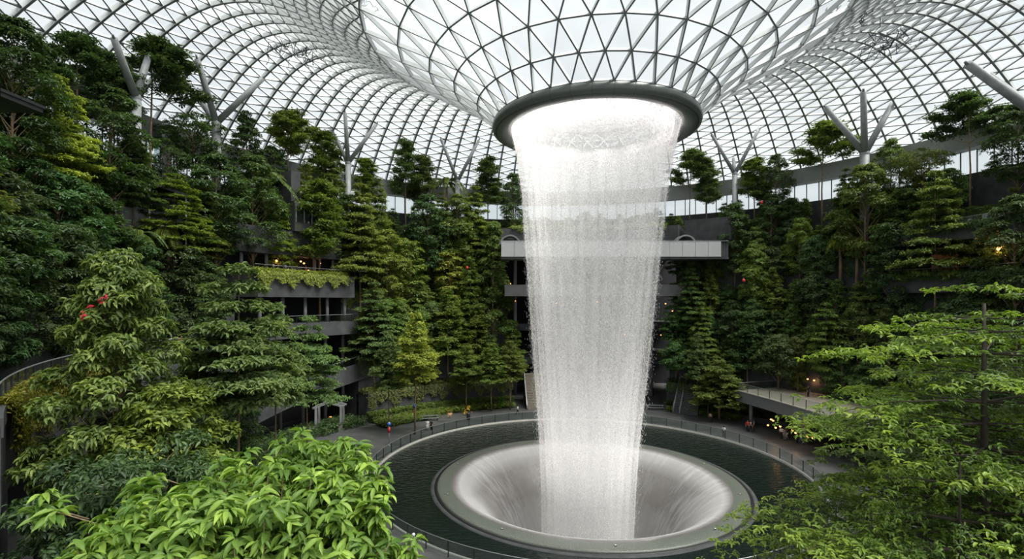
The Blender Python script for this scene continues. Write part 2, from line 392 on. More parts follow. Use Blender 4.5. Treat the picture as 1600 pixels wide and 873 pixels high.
def water_bsdf(nt, alpha, out, col=(0.975, 0.97, 0.968)):
    d = N(nt, 'ShaderNodeBsdfDiffuse'); d.inputs[0].default_value = tuple(col) + (1,)
    t = N(nt, 'ShaderNodeBsdfTranslucent'); t.inputs[0].default_value = tuple(col) + (1,)
    a = N(nt, 'ShaderNodeMixShader'); a.inputs[0].default_value = 0.5; L(nt, d.outputs[0], a.inputs[1]); L(nt, t.outputs[0], a.inputs[2])
    tr = N(nt, 'ShaderNodeBsdfTransparent'); mx = N(nt, 'ShaderNodeMixShader')
    L(nt, alpha, mx.inputs[0]); L(nt, tr.outputs[0], mx.inputs[1]); L(nt, a.outputs[0], mx.inputs[2]); L(nt, mx.outputs[0], out.inputs[0])
def sheet_mat(name, seed, base, amp, fine, floor_=0.0):
    m, nt, out = newmat(name); v, sx, rad = cyl_coords(nt, 0.012)
    mp = N(nt, 'ShaderNodeMapping'); mp.inputs['Location'].default_value = (seed, seed, 0); L(nt, v, mp.inputs[0])
    n1 = N(nt, 'ShaderNodeTexNoise'); n1.inputs['Scale'].default_value = 9; n1.inputs['Detail'].default_value = 6; n1.inputs['Roughness'].default_value = .65
    L(nt, mp.outputs[0], n1.inputs['Vector'])
    v2, _, _ = cyl_coords(nt, 0.10); n2 = N(nt, 'ShaderNodeTexNoise'); n2.inputs['Scale'].default_value = fine; n2.inputs['Detail'].default_value = 2
    mp2 = N(nt, 'ShaderNodeMapping'); mp2.inputs['Location'].default_value = (seed * 3, 0, 0); L(nt, v2, mp2.inputs[0]); L(nt, mp2.outputs[0], n2.inputs['Vector'])
    st = ramp(nt, n1.outputs['Fac'], [(0.36, 0.0), (0.68, 1.0)])
    dots = ramp(nt, n2.outputs['Fac'], [(0.42, 0.0), (0.60, 1.0)])
    # denser sheet near the lip and again where it foams at the bottom
    top = math_(nt, 'MULTIPLY', ramp(nt, math_(nt, 'DIVIDE', math_(nt, 'ADD', sx.outputs[2], 12.0), 54.0), [(0.0, 1.0), (0.2, .8), (0.5, 0.3), (0.80, 0.25), (0.86, .5), (0.92, 1.1), (1.0, 1.5)]), 1.0)
    a = math_(nt, 'MULTIPLY', st, dots)
    a = math_(nt, 'ADD', math_(nt, 'MULTIPLY', a, amp), math_(nt, 'MULTIPLY', top, base), True)
    water_bsdf(nt, math_(nt, 'MAXIMUM', a, floor_), out); return m
WR = [(41.3, 9.78), (40.4, 9.6), (38.5, 9.15), (36, 8.8), (33.8, 8.42), (30, 8.1), (26.3, 7.78), (22.5, 7.45), (18.7, 7.12), (15, 6.8), (11.2, 6.45), (7.4, 6.1), (3.6, 5.78), (-2, 5.5), (-7.7, 5.35), (-13, 5.2)]
fall = empty('waterfall', (0, 0, 0)); tag(fall, 'tall white column of falling water dropping from the oculus ring into the bowl', 'waterfall')
for k, (dr, sd_, ba, am, fi) in enumerate(((0.0, 1.3, .30, .50, 80), (-.7, 7.7, .30, .50, 64), (-1.5, 13.1, .26, .45, 52))):
    m = MB(); m.lathe([(max(.5, r + dr), z) for z, r in WR], 128); m.v = [(x - .85 * (41 - z) / 48, y, z) for x, y, z in m.v]; m.build('water_sheet', sheet_mat('falling_water_%d' % k, sd_, ba, am, fi), fall, True)
# water film running down the bowl
def film_mat():
    m, nt, out = newmat('water_film'); v, sx, rad = cyl_coords(nt, 0.02)
    n1 = N(nt, 'ShaderNodeTexNoise'); n1.inputs['Scale'].default_value = 22; n1.inputs['Detail'].default_value = 5; n1.inputs['Roughness'].default_value = .7
    L(nt, v, n1.inputs['Vector'])
    n2 = N(nt, 'ShaderNodeTexNoise'); n2.inputs['Scale'].default_value = 1.6; n2.inputs['Detail'].default_value = 2; L(nt, v, n2.inputs['Vector'])
    edge_ = ramp(nt, math_(nt, 'DIVIDE', math_(nt, 'SUBTRACT', 15.9, rad), 8.0), [(0.0, 0.0), (0.04, 0.5), (0.12, 1.0), (0.26, 0.85), (0.42, 0.3), (0.7, 0.25), (1.0, 0.9)])
    st = ramp(nt, n1.outputs['Fac'], [(0.45, 0.15), (0.62, 1.0)]); pat = ramp(nt, n2.outputs['Fac'], [(0.4, 0.15), (0.62, 1.0)])
    side = math_(nt, 'MULTIPLY', ramp(nt, math_(nt, 'ABSOLUTE', math_(nt, 'DIVIDE', sx.outputs[0], 15.0)), [(0.45, 0.0), (0.8, 1.0)]), ramp(nt, math_(nt, 'DIVIDE', math_(nt, 'ADD', sx.outputs[1], 15.0), 30.0), [(0.35, 1.0), (0.62, 0.0)]))
    edge_ = math_(nt, 'MAXIMUM', edge_, side)
    a = math_(nt, 'ADD', math_(nt, 'MULTIPLY', edge_, 0.8), math_(nt, 'MULTIPLY', math_(nt, 'MULTIPLY', st, pat), 0.4), True)
    # the film starts with a soft rim
    a = math_(nt, 'MULTIPLY', a, ramp(nt, math_(nt, 'DIVIDE', math_(nt, 'SUBTRACT', 15.9, rad), 1.0), [(0.0, 0.0), (1.0, 1.0)]))
    water_bsdf(nt, a, out, (0.88, 0.87, 0.86)); return m
m = MB(); m.lathe([(r, z + .05) for r, z in BP[:-1]], 128); m.build('water_film', film_mat(), bowl, True)
# spotlights added inside the collar to brighten the falling water
for k in range(12):
    a = 30 * k + 15; p = pol(7.7, a, 43.0)
    t = empty('added_collar_spotlight', p, -math.radians(a)); tag(t, 'small spotlight added on the lamp ring inside the oculus collar to brighten the falling water', 'spotlight', 'added spotlights inside the collar')
    mb = MB(); mb.tube([(0, -.05, .12), (0, .1, -.14)], [.10, .13], 12); mb.build('lamp_housing', M['black'], t, True)
    mb = MB(); mb.tube([(0, 0, .35), (0, 0, .08)], .03, 6); mb.build('bracket', M['post'], t)
    ld = bpy.data.lights.new('spot', 'SPOT'); ld.energy = 800; ld.spot_size = math.radians(125); ld.spot_blend = 1; ld.color = (1, .90, .89); ld.shadow_soft_size = .15
    lo = bpy.data.objects.new('spot', ld); C.objects.link(lo); lo.parent = t; lo.location = (0, .2, -.3); lo.rotation_euler = (math.radians(18), 0, 0)
for k in range(10):  # uplights added in the rim, only to brighten the water column
    a = 36 * k; q = pol(16.6, a, 0.1)
    t = empty('added_rim_floodlight', (q.x + BC[0], q.y, q.z), -math.radians(a)); tag(t, 'tiny floodlight added flush in the bowl rim to brighten the falling water', 'floodlight', 'added floodlights in the bowl rim')
    mb = MB(); mb.lathe([(.12, 0), (.12, .05), (.09, .07), (.01, .07)], 12); mb.build('lamp_housing', M['black'], t, True)
    mb = MB(); mb.lathe([(.085, .071), (.01, .085)], 12); mb.build('lens', M['white'], t)
    ld = bpy.data.lights.new('spot', 'SPOT'); ld.energy = 1500; ld.spot_size = math.radians(88); ld.spot_blend = 1; ld.color = (1, .94, .91); ld.shadow_soft_size = .12
    lo = bpy.data.objects.new('spot', ld); C.objects.link(lo); lo.parent = t; lo.location = (0, 0, .25); lo.rotation_euler = (math.radians(-120), 0, 0)
# droplets: small falling beads inside and around the sheet
nd = 80000
zz = 41 - 50 * rng.random(nd) ** 1.4; rr = np.interp(zz, [z for z, r in WR][::-1], [r for z, r in WR][::-1])
rr = rr + rng.normal(0, .10, nd) - np.abs(rng.normal(0, .9, nd)) * (rng.random(nd) < .6) + np.abs(rng.normal(0, .35, nd)) * np.clip((40 - zz) / 30, 0, 1) * (rng.random(nd) < .35)
aa = rng.random(nd) * 2 * PI; hw = rng.uniform(.008, .016, nd); hh = rng.uniform(.03, .16, nd)
base = np.stack([rr * np.sin(aa) - .85 * (41 - zz) / 48, rr * np.cos(aa), zz], 1)
T = np.array([[1, 0, 0], [-.5, .87, 0], [-.5, -.87, 0], [0, 0, 1], [0, 0, -1]])
V = base[:, None, :] + T[None] * np.stack([hw, hw, hh], 1)[:, None, :]
Fc = np.array([[0, 1, 3], [1, 2, 3], [2, 0, 3], [1, 0, 4], [2, 1, 4], [0, 2, 4]])[None] + (np.arange(nd) * 5)[:, None, None]
def np_mesh(name, V, Fc, mat, rnd=None, smooth=False):
    V = V.reshape(-1, 3); Fc = Fc.reshape(-1, 3); me = bpy.data.meshes.new(name)
    me.vertices.add(len(V)); me.vertices.foreach_set('co', V.astype(np.float32).ravel())
    me.loops.add(len(Fc) * 3); me.loops.foreach_set('vertex_index', Fc.astype(np.int32).ravel())
    me.polygons.add(len(Fc)); me.polygons.foreach_set('loop_start', np.arange(0, len(Fc) * 3, 3, dtype=np.int32))
    me.polygons.foreach_set('loop_total', np.full(len(Fc), 3, dtype=np.int32))
    if rnd is not None:
        at = me.attributes.new('rnd', 'FLOAT', 'FACE'); at.data.foreach_set('value', rnd.astype(np.float32))
    if smooth: me.polygons.foreach_set('use_smooth', np.ones(len(Fc), dtype=bool))
    me.materials.append(mat); me.update(calc_edges=True); me.validate(); return me
dm, nt, out = newmat('water_beads'); d1 = N(nt, 'ShaderNodeValue'); d1.outputs[0].default_value = 0.85
water_bsdf(nt, d1.outputs[0], out, (.95, .95, .95))
o = link('droplets', np_mesh('droplets', V, Fc, dm), fall); o['kind'] = 'stuff'
# ================================================================ terraces (theta: 0 = away from the camera, + to the right)
LG = [(43.2, 0.7), (44.8, 4.6), (47.4, 10.4), (50.0, 16.2), (52.8, 22.2), (55.4, 28.0), (58.0, 33.0)]   # ledges: inner radius, height
def ledges(t0, t1, idx, names='terrace_wall', rback=68, base=0.0):
    for i in idx:
        r, z = LG[i]; nx = LG[i + 1][0] if i + 1 < len(LG) else rback
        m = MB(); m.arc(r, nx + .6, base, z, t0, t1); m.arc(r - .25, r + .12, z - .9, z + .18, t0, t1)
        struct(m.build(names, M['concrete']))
        m = MB(); m.arc(r + .3, nx - .05, z + .05, z + .22, t0, t1); struct(m.build('planting_soil', M['soil']))
ledges(-51, -12.5, range(7)); ledges(27.5, 60, range(7)); ledges(60, 92, range(7)); ledges(92, 128, range(2, 7))
# left front: walkway at 15 m with an open undercroft below
ledges(-136, -73.5, range(4, 7), base=12.0)
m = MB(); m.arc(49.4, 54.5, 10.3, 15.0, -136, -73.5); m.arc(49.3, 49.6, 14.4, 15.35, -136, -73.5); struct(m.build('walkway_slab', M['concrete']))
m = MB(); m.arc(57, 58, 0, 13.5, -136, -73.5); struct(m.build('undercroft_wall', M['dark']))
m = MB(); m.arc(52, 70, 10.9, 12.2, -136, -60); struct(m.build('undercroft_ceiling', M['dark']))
for t in (-129, -121, -113, -105, -97, -89, -81, -74.5):
    p = pol(51, t); m = MB(); m.tube([(p.x, p.y, 0), (p.x, p.y, 13)], .38, 14); tag(m.build('round_column', M['concrete'], None, True), None, None, None, 'structure')
# left open terraces between -73.5 and -51
T0, T1 = -73.5, -51
for nm, z0, z1, r0, mt in (('terrace_slab', 21.6, 25.2, 48.6, 'concrete'), ('terrace_slab', 15.2, 17.4, 47.6, 'concrete'), ('terrace_slab', 28.5, 32.6, 52.5, 'concrete')):
    m = MB(); m.arc(r0, 66, z0, z1, T0, T1); struct(m.build(nm, M[mt]))
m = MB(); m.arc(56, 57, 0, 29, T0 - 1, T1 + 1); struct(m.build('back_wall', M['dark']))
# ramp sloping up to the right along the lowest storey
m = MB(); n = 24; vs = []
for i in range(n + 1):
    t = T0 - 2 + (T1 - T0 + 4) * i / n; z = 5.6 + 3.6 * i / n
    for r, dz in ((47.0, -1.9), (50.5, -1.9), (50.5, 1.1), (50.2, 1.1), (50.2, 0), (47.3, 0), (47.3, 1.1), (47.0, 1.1)): vs.append(pol(r, t, z + dz))
m.add(vs, [(i * 8 + k, (i + 1) * 8 + k, (i + 1) * 8 + (k + 1) % 8, i * 8 + (k + 1) % 8) for i in range(n) for k in range(8)] + [tuple(range(8))[::-1], tuple(n * 8 + k for k in range(8))])
struct(m.build('ramp', M['concrete']))
for t in (-71, -66, -61, -56, -52):
    for z0, z1, r in ((0, 15.2, 50.9), (17.4, 21.6, 50.4), (25.2, 28.6, 54)):
        p = pol(r, t); m = MB(); m.tube([(p.x, p.y, z0), (p.x, p.y, z1)], .28, 12); struct(m.build('round_column', M['concrete_light'], None, True))
# gap behind the waterfall
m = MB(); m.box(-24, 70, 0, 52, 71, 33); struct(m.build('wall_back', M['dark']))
for z0, z1, y0, x0, x1, nm, mt in ((22.0, 24.3, 43.5, -11.2, 27, 'gallery_slab', 'concrete_light'), (14.6, 16.0, 50.5, -12, 31, 'gallery_slab', 'concrete'), (7.4, 8.8, 50.0, -12, 31, 'gallery_slab', 'concrete'), (31.6, 33.2, 46.0, -14, 30, 'gallery_slab', 'concrete')):
    m = MB(); m.box(x0, y0, z0, x1, 70, z1); struct(m.build(nm, M[mt]))
m = MB(); m.arc(50, 66, 33.2, 36.5, -14, 29); struct(m.build('upper_planter', M['concrete']))
m = MB(); m.arc(50.3, 65.7, 36.4, 36.7, -14, 29); struct(m.build('planting_soil', M['soil']))
for x in (-9, -1.5, 6, 13.5, 21, 27):
    m = MB(); m.tube([(x, 52, 0), (x, 52, 31.7)], .4, 12); struct(m.build('round_column', M['concrete_light'], None, True))
# white panelled bridge across the gap
br = empty('sky_bridge', (10, 40, 29.3)); tag(br, 'long pale panelled bridge crossing behind the waterfall', 'bridge')
m = MB(); x = -21.8
while x < 19.8: m.box(x + .03, -1.9, .25, x + 2.47, -1.6, 3.25); x += 2.5
m.build('fascia_panel', simple('bridge_panels', (0.46, 0.47, 0.475), 0.5, var=0.03), br)
m = MB(); m.box(-21.8, -1.6, 0, 22.2, 2.2, 3.1); m.box(-21.8, -1.75, -.2, 22.2, 2.4, .25); m.build('deck', M['concrete'], br)
m = MB(); m.box(-21.8, -1.95, 3.25, 22.2, -1.5, 3.34); m.build('top_cap', M['rail'], br)
# perimeter band and clerestory
m = MB(); m.arc(62.6, 63.8, 44.6, 47.3, -136, 128); m.arc(62.2, 64.2, 44.2, 44.7, -136, 128); struct(m.build('perimeter_beam', simple('grey_beam', (0.30, 0.31, 0.30), 0.7, var=0.08)))
m = MB(); m.arc(64.0, 64.05, 40.5, 44.4, -136, 128, step=3); wn = struct(m.build('window_1', M['roofglass'], None, True), 'clerestory glazing under the perimeter beam')
m = MB()
for k in range(132): p = pol(63.8, -136 + 2 * k); m.box(p.x - .07, p.y - .07, 40.4, p.x + .07, p.y + .07, 44.5)
for z in (40.5,): m.arc(63.75, 63.9, z, z + .14, -136, 128)
m.build('mullions', M['steel_dark'], wn)
m = MB(); m.arc(58, 70, 32, 33.0, -128, 128); struct(m.build('top_floor', M['concrete']))
m = MB(); m.arc(63.4, 64.3, 33.1, 40.5, -136, 128); struct(m.build('wall_far', M['concrete']))
# right deck terrace over the plaza shops
dk = [W(1150, 613, 87), W(1228, 640, 76), W(1312, 668, 66), W(1420, 720, 53)]
DZ = 5.7
inner = [(28.6, 27.0), (30.4, 18.5), (31.9, 9.0), (34.5, -3.0), (38, -14)]
outer = [(46.5, 33.0), (48, 22), (50, 10), (51, -3), (52, -14)]
m = MB(); a = inner + outer[::-1]; k = len(a)
m.add([(x, y, DZ - 1.75) for x, y in a] + [(x, y, DZ) for x, y in a], [tuple(range(k))[::-1], tuple(k + i for i in range(k))] + [(i, (i + 1) % k, k + (i + 1) % k, k + i) for i in range(k)])
struct(m.build('deck_slab', M['fascia']), 'grey edged terrace deck jutting over the plaza shops')
m = MB(); ii = [(x + .35, y) for x, y in inner]; oo = outer
a = ii + oo[::-1]; m.add([(x, y, DZ + .04) for x, y in a], [tuple(range(k))]); struct(m.build('deck_floor', M['deckwood']))
m = MB()
for p, q in zip(inner[:-1], inner[1:]): m.beam((p[0], p[1], DZ + .06), (q[0], q[1], DZ + .06), .3, .12)
struct(m.build('trim_1', M['coping']))
for x, y in ((30.5, 25.5), (35.5, 26), (33.5, 15), (36, 4), (40, -8), (41, 18)):
    m = MB(); m.tube([(x, y, 0), (x, y, DZ - 1.7)], .3 if x < 31 else .45, 14); struct(m.build('round_column', M['concrete_light'], None, True))
m = MB(); m.arc(45, 46, 0, 5, 58, 112); struct(m.build('shop_wall', M['dark']))
# right side open storeys near the edge
for z0, z1, r in ((29.2, 31.0, 51.2), (22.2, 24.4, 50.6)):
    m = MB(); m.arc(r, 60, z0, z1, 69, 92); struct(m.build('terrace_slab', M['concrete']))
m = MB(); m.arc(52.7, 52.9, 24.4, 28.6, 75.2, 79.0, step=1); struct(m.build('lit_timber_wall', M['wood_lit']))
# front ground under the foreground trees
m = MB(); m.box(-62, -75, 0, -8, -46.5, 11); struct(m.build('front_terrace', M['concrete']))
m = MB(); m.box(2, -75, 0, 62, -44.5, 4.2); struct(m.build('front_terrace', M['concrete']))
m = MB(); m.box(-62, -74.8, 11, -8.2, -46.7, 11.2); m.box(2.2, -74.8, 4.2, 62, -44.7, 4.4); struct(m.build('planting_soil', M['soil']))

# ---------------------------------------------------------------- balustrades
def balustrade(name, pts, label, every=2.2, h=1.1, sub=1, group=None, glassy=True, thick=.05):
    """pts: 3-D polyline along the foot"""
    root = empty(name, pts[0]); tag(root, label, 'railing', group)
    P = [Vector(p) for p in pts]; o = P[0]
    m = MB(); m.tube([p - o + Vector((0, 0, h)) for p in P], thick * .62, 6); m.build('handrail', M['rail'], root)
    if glassy:
        m = MB()
        for a, b in zip(P[:-1], P[1:]):
            a = a - o; b = b - o; m.add([a + Vector((0, 0, .08)), b + Vector((0, 0, .08)), b + Vector((0, 0, h - .05)), a + Vector((0, 0, h - .05))], [(0, 1, 2, 3)])
        m.build('glass_panel', M['glass'], root)
    L_ = 0; nxt = 0.0; cnt = 0; proto = None
    for a, b in zip(P[:-1], P[1:]):
        l = (b - a).length
        while nxt <= L_ + l and cnt < 98:
            p = a + (b - a) * ((nxt - L_) / l) - o; d = (b - a).normalized(); ang = math.atan2(d.y, d.x)
            if proto is None:
                mb = MB(); mb.box(-.05, -.025, 0, .05, .025, h); mb.box(-.09, -.06, 0, .09, .06, .05); proto = mb.mesh('post', M['post'])
            q = link('post', proto, root); q.location = p; q.rotation_euler = (0, 0, ang + PI / 2); cnt += 1; nxt += every
        L_ += l
    return root
def arcpts(r, z, t0, t1, c=(0, 0), n=None):
    n = n or max(2, int(abs(t1 - t0) / 2)); z = z if callable(z) else (lambda u, z=z: z)
    return [pol(r, t0 + (t1 - t0) * i / n, z(i / n)) + Vector((c[0], c[1], 0)) for i in range(n + 1)]
balustrade('pool_railing', arcpts(GR + .35, 0, -180, 180, PC, 180), 'curved glass balustrade circling the round pool', 2.55, 1.35)
balustrade('walkway_railing', arcpts(49.6, 15.3, -134, -73.5), 'glass balustrade with dark posts along the left hand walkway', 1.8, 1.2, thick=.08)
balustrade('ramp_railing', arcpts(47.15, lambda u: 6.7 + 3.6 * u, -75, -50), 'sloping railing on the lowest ramp of the left terraces', 2.4, 1.1)
balustrade('terrace_railing', arcpts(47.8, 17.4, T0, T1), 'grey railing on the middle open terrace at left', 2.2, 1.25)
balustrade('terrace_railing', arcpts(49.2, 25.2, T0, T1 + 3), 'glass railing above the hedge topped concrete terrace at left', 2.2, 1.25)
balustrade('deck_railing', [(x + .3, y, DZ + .1) for x, y in inner], 'dark posted glass railing along the edge of the jutting right deck', 2.6, 1.25)
balustrade('deck_railing', [(28.9, 27.1, DZ), (38, 30, DZ), (46, 32.8, DZ)], 'glass railing closing the far end of the right deck', 2.4, 1.25)
balustrade('storey_railing', arcpts(51.4, 31.0, 69, 92), 'railing high on the right hillside below the roof band', 2.0, 1.2)
balustrade('storey_railing', arcpts(50.8, 24.4, 69, 92), 'railing in front of the orange lit timber room at right', 2.0, 1.2)
# ---------------------------------------------------------------- stairs and escalator
def stairs(name, x, y, z, wdt, n, tread, rise, rz, label, mat, rails):
    root = empty(name, (x, y, z), rz); tag(root, label, 'stairs')
    m = MB()
    for i in range(n): m.box(-wdt / 2, i * tread, 0, wdt / 2, n * tread + 1.5, (i + 1) * rise)
    m.build('steps', mat, root)
    m = MB()
    for i in range(n): m.box(-wdt / 2, i * tread - .012, (i + 1) * rise - .06, wdt / 2, i * tread + .05, (i + 1) * rise + .006)
    m.build('step_nosing', M['post'] if mat is not M['concrete'] else M['fascia'], root)
    for s in rails:
        mb = MB(); a = Vector((s, 0, .95)); b = Vector((s, n * tread, n * rise + .95))
        mb.beam(a, b, .09, .09); mb.beam(a + Vector((0, 0, -.9)), a, .06, .06, (0, 1, 0)); mb.beam(b + Vector((0, 0, -.9)), b + Vector((0, 0, 0)), .06, .06, (0, 1, 0)); mb.beam(a - Vector((0, 0, .75)), b - Vector((0, 0, .75)), .04, .1)
        mb.build('handrail', M['rail'], root)
    return root
p = W(1067, 641, 94); stairs('garden_stairs', p.x + .3, p.y, 0, 4.6, 26, .30, .25, math.radians(-30), 'dark broad stairs with paired silver handrails right of the waterfall', M['concrete'], (-2.1, -.9))
p = W(839, 634, 98); stairs('garden_stairs', p.x, p.y, 0, 3.6, 22, .30, .27, math.radians(4), 'pale timber stairs half hidden by the left edge of the waterfall', M['deckwood'], (-1.9,))
# ================================================================ plants
TL2 = (np.array([[0, 0, 0], [.45, .5, .10], [1, 0, -.06], [.45, -.5, .10]]), np.array([[0, 2, 1], [0, 3, 2]]))
_x = [0, .12, .35, .62, .86, 1.0]; _w = [.02, .24, .48, .46, .22, .0]; _z = [0, .03, .03, -.02, -.10, -.2]
def _big():
    v = []; f = []
    for x, wd, z in zip(_x, _w, _z): v += [[x, wd, z + wd * .28], [x, 0, z], [x, -wd, z + wd * .28]]
    for i in range(5):
        a = 3 * i; f += [[a, a + 1, a + 4], [a, a + 4, a + 3], [a + 1, a + 2, a + 5], [a + 1, a + 5, a + 4]]
    return np.array(v), np.array(f)
TL8 = _big()
TL4 = (np.array([[0, 0, 0], [.3, .42, .12], [.7, .36, .06], [1, 0, -.14], [.7, -.36, .06], [.3, -.42, .12], [.5, 0, 0]]),
       np.array([[0, 6, 1], [1, 6, 2], [2, 6, 3], [0, 5, 6], [5, 4, 6], [4, 3, 6]]))
def unit(a): return a / np.maximum(np.linalg.norm(a, axis=-1, keepdims=True), 1e-9)
def leaves_mesh(name, P, D, U, Ln, Wd, tpl=TL2, mat=None, rnd=None, R=rng):
    D = unit(D); S = unit(np.cross(U, D)); U2 = np.cross(D, S); T, Fc = tpl; n = len(P)
    V = P[:, None, :] + (T[None, :, 0:1] * D[:, None, :]) * Ln[:, None, None] + (T[None, :, 1:2] * S[:, None, :]) * Wd[:, None, None] + (T[None, :, 2:3] * U2[:, None, :]) * Ln[:, None, None]
    Fa = Fc[None] + (np.arange(n) * len(T))[:, None, None]
    if rnd is None: rnd = R.random(n)
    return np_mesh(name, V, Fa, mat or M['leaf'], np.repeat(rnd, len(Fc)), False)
def rosettes(C_, Nn, m, size, spread, R, droop=0.15, asp=.42):
    """m leaves round every cluster centre, fanned about its normal"""
    n = len(C_); C2 = np.repeat(C_, m, 0); N2 = unit(np.repeat(Nn, m, 0) + R.normal(0, .22, (n * m, 3)))
    ph = R.random(n * m) * 2 * PI; ref = np.where(np.abs(N2[:, 2:3]) > .9, [[1., 0, 0]], [[0, 0, 1.]])
    t1 = unit(np.cross(N2, ref)); t2 = np.cross(N2, t1)
    D = t1 * np.cos(ph)[:, None] + t2 * np.sin(ph)[:, None] + N2 * R.uniform(-.25, .35, n * m)[:, None] - np.array([[0, 0, droop]])
    D = unit(D); Ls = size * R.uniform(.7, 1.25, n * m)
    P = C2 + R.normal(0, 1, (n * m, 3)) * spread * np.array([[1, 1, .55]]) + D * size * .1
    rnd = np.clip(np.repeat(R.random(n), m) * .55 + R.random(n * m) * .45, 0, 1)
    return P, D, N2, Ls, Ls * asp, rnd
def tree_parts(root, trunk, fol, bark='bark', tname='trunk'):
    o = trunk.build(tname, M[bark], root, True)
    link('foliage', fol, root); return root
def tint(o, col):
    for c in o.children:
        if c.name.startswith('foliage') or c.name.startswith('frond'): c.color = tuple(col) + (1,)
HID = -400.0
protos = {}
def tiered(key, seed, H=10, Rm=3.0, first=.3, nt=8, dens=1.0, leaf=.34, bark='bark', tpl=TL2, m=8, flat=.14, taper=1.15, tr0=.15, nbr=6, pw=1.5):
    R = np.random.default_rng(seed); tr = MB(); wob = R.normal(0, .05, (6, 2)).cumsum(0); wob[0] = 0
    pts = [(wob[i, 0] * H * .03, wob[i, 1] * H * .03, H * i / 5.2) for i in range(6)]
    tr.tube(pts, [tr0 * (1 - .16 * i) for i in range(6)], 7)
    CC = []; NN = []; tip_light = []
    for t in range(nt):
        u = (t + .5) / nt; h = H * (first + (1 - first) * (u ** .95)) + R.uniform(-.15, .15)
        ln = Rm * (1 - u ** pw) ** .8 * taper * R.uniform(.75, 1.12) + .35; nb = nbr if t < nt - 2 else 4; a0 = R.random() * 6.28
        for b in range(nb):
            a = a0 + b * 2 * PI / nb + R.normal(0, .25); l = ln * R.uniform(.6, 1.15); rise = R.uniform(.02, .16)
            d = np.array([math.cos(a), math.sin(a)]); e = [np.array([d[0] * l * s, d[1] * l * s, h + l * (rise * s - .10 * s ** 3)]) for s in (0, .33, .66, 1)]
            tr.tube(e, [.05 * l / Rm + .012, .03, .018, .008], 4, False)
            k = int(15 * dens * l * l / 3.2 + 8 * dens); s = np.sqrt(R.random(k)) * .97 + .05; lat = R.normal(0, .23, k) * l * s
            c = np.stack([d[0] * l * s - d[1] * lat, d[1] * l * s + d[0] * lat, h + l * (rise * s - .10 * s ** 3) + R.normal(0, flat, k) - .06 * np.abs(lat)], 1)
            CC.append(c); NN.append(np.tile([d[0] * .18, d[1] * .18, 1.0], (k, 1))); tip_light.append(s)
    CC = np.concatenate(CC); NN = np.concatenate(NN)
    P, D, U, Ls, Ws, rn = rosettes(CC, NN, m, leaf, leaf * .22, R, .22); rn = np.clip(rn * .55 + .5 * np.repeat(np.concatenate(tip_light), m) ** 2, 0, 1)  # lighter tips; darker near the trunk, inner-crown shade put into leaf colour
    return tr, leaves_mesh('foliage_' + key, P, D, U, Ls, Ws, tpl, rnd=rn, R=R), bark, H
def clumpy(key, seed, H=9, Rx=2.2, z0=.25, ncl=26, k=42, cr=.95, leaf=.32, shape='egg', bark='bark', m=7, tpl=TL2, droop=.18):
    R = np.random.default_rng(seed); tr = MB(); tr.tube([(0, 0, 0), (.05, .03, H * .5), (0, 0, H * .9)], [.16, .10, .03], 7)
    CC = []; NN = []
    for i in range(ncl):
        u = (i + R.random()) / ncl; z = H * (z0 + (1 - z0) * u * .96)
        pr = {'egg': math.sin(PI * min(1, .12 + .88 * u) ** .8) ** .6, 'cone': (1 - u) ** .7 + .12, 'col': 1 - .55 * u ** 2.5, 'flat': .35 + .65 * u ** .7 if u < .93 else .8}[shape]
        a = i * 2.4 + R.normal(0, .4); rr = Rx * pr * math.sqrt(R.uniform(.25, 1)); c = np.array([rr * math.cos(a), rr * math.sin(a), z])
        tr.tube([(0, 0, max(H * .15, z - rr * .8 - .4)), tuple(c * [.6, .6, 1] - [0, 0, rr * .2]), tuple(c)], [.05, .03, .012], 4, False)
        cs = cr * R.uniform(.7, 1.2) * (.6 + .5 * pr); n = unit(R.normal(0, 1, (k, 3)) + [0, 0, .45] + unit(np.array([[c[0], c[1], .01]])) * .35)
        CC.append(c + n * cs * [1.15, 1.15, .42] * R.uniform(.75, 1.05, (k, 1))); NN.append(unit(n * .45 + [0, 0, .85]))
    P, D, U, Ls, Ws, rn = rosettes(np.concatenate(CC), np.concatenate(NN), m, leaf, leaf * .3, R, droop)
    return tr, leaves_mesh('foliage_' + key, P, D, U, Ls, Ws, tpl, rnd=rn, R=R), bark, H
def slender(key, seed, H=11, first=.5, n=14, leaf=.30, sp=2.0, bark='bark', k=26):
    R = np.random.default_rng(seed); tr = MB(); tr.tube([(0, 0, 0), (.08, 0, H * .4), (-.05, .06, H * .75), (0, 0, H * .97)], [.12, .09, .06, .02], 7)
    CC = []; NN = []
    for i in range(n):
        u = i / (n - 1); z = H * (first + (1 - first) * u); a = i * 2.4 + R.normal(0, .5); l = sp * (1 - .75 * u ** 1.4) * R.uniform(.5, 1.15)
        e = np.array([l * math.cos(a), l * math.sin(a), z + l * .35]); zb = z - l * .25
        tr.tube([(0, 0, zb), tuple((e + [0, 0, zb]) / 2 + [0, 0, -.05]), tuple(e)], [.04, .025, .01], 4, False)
        for s in (.6, .85, 1.0):
            c = np.array([0, 0, zb]) * (1 - s) + e * s; q = int(k * (.5 + s * .6))
            CC.append(c + R.normal(0, 1, (q, 3)) * [.42, .42, .16]); NN.append(np.tile([0, 0, 1.0], (q, 1)) + R.normal(0, .3, (q, 3)))
    P, D, U, Ls, Ws, rn = rosettes(np.concatenate(CC), np.concatenate(NN), 6, leaf, leaf * .3, R, .3)
    return tr, leaves_mesh('foliage_' + key, P, D, U, Ls, Ws, rnd=rn, R=R), bark, H
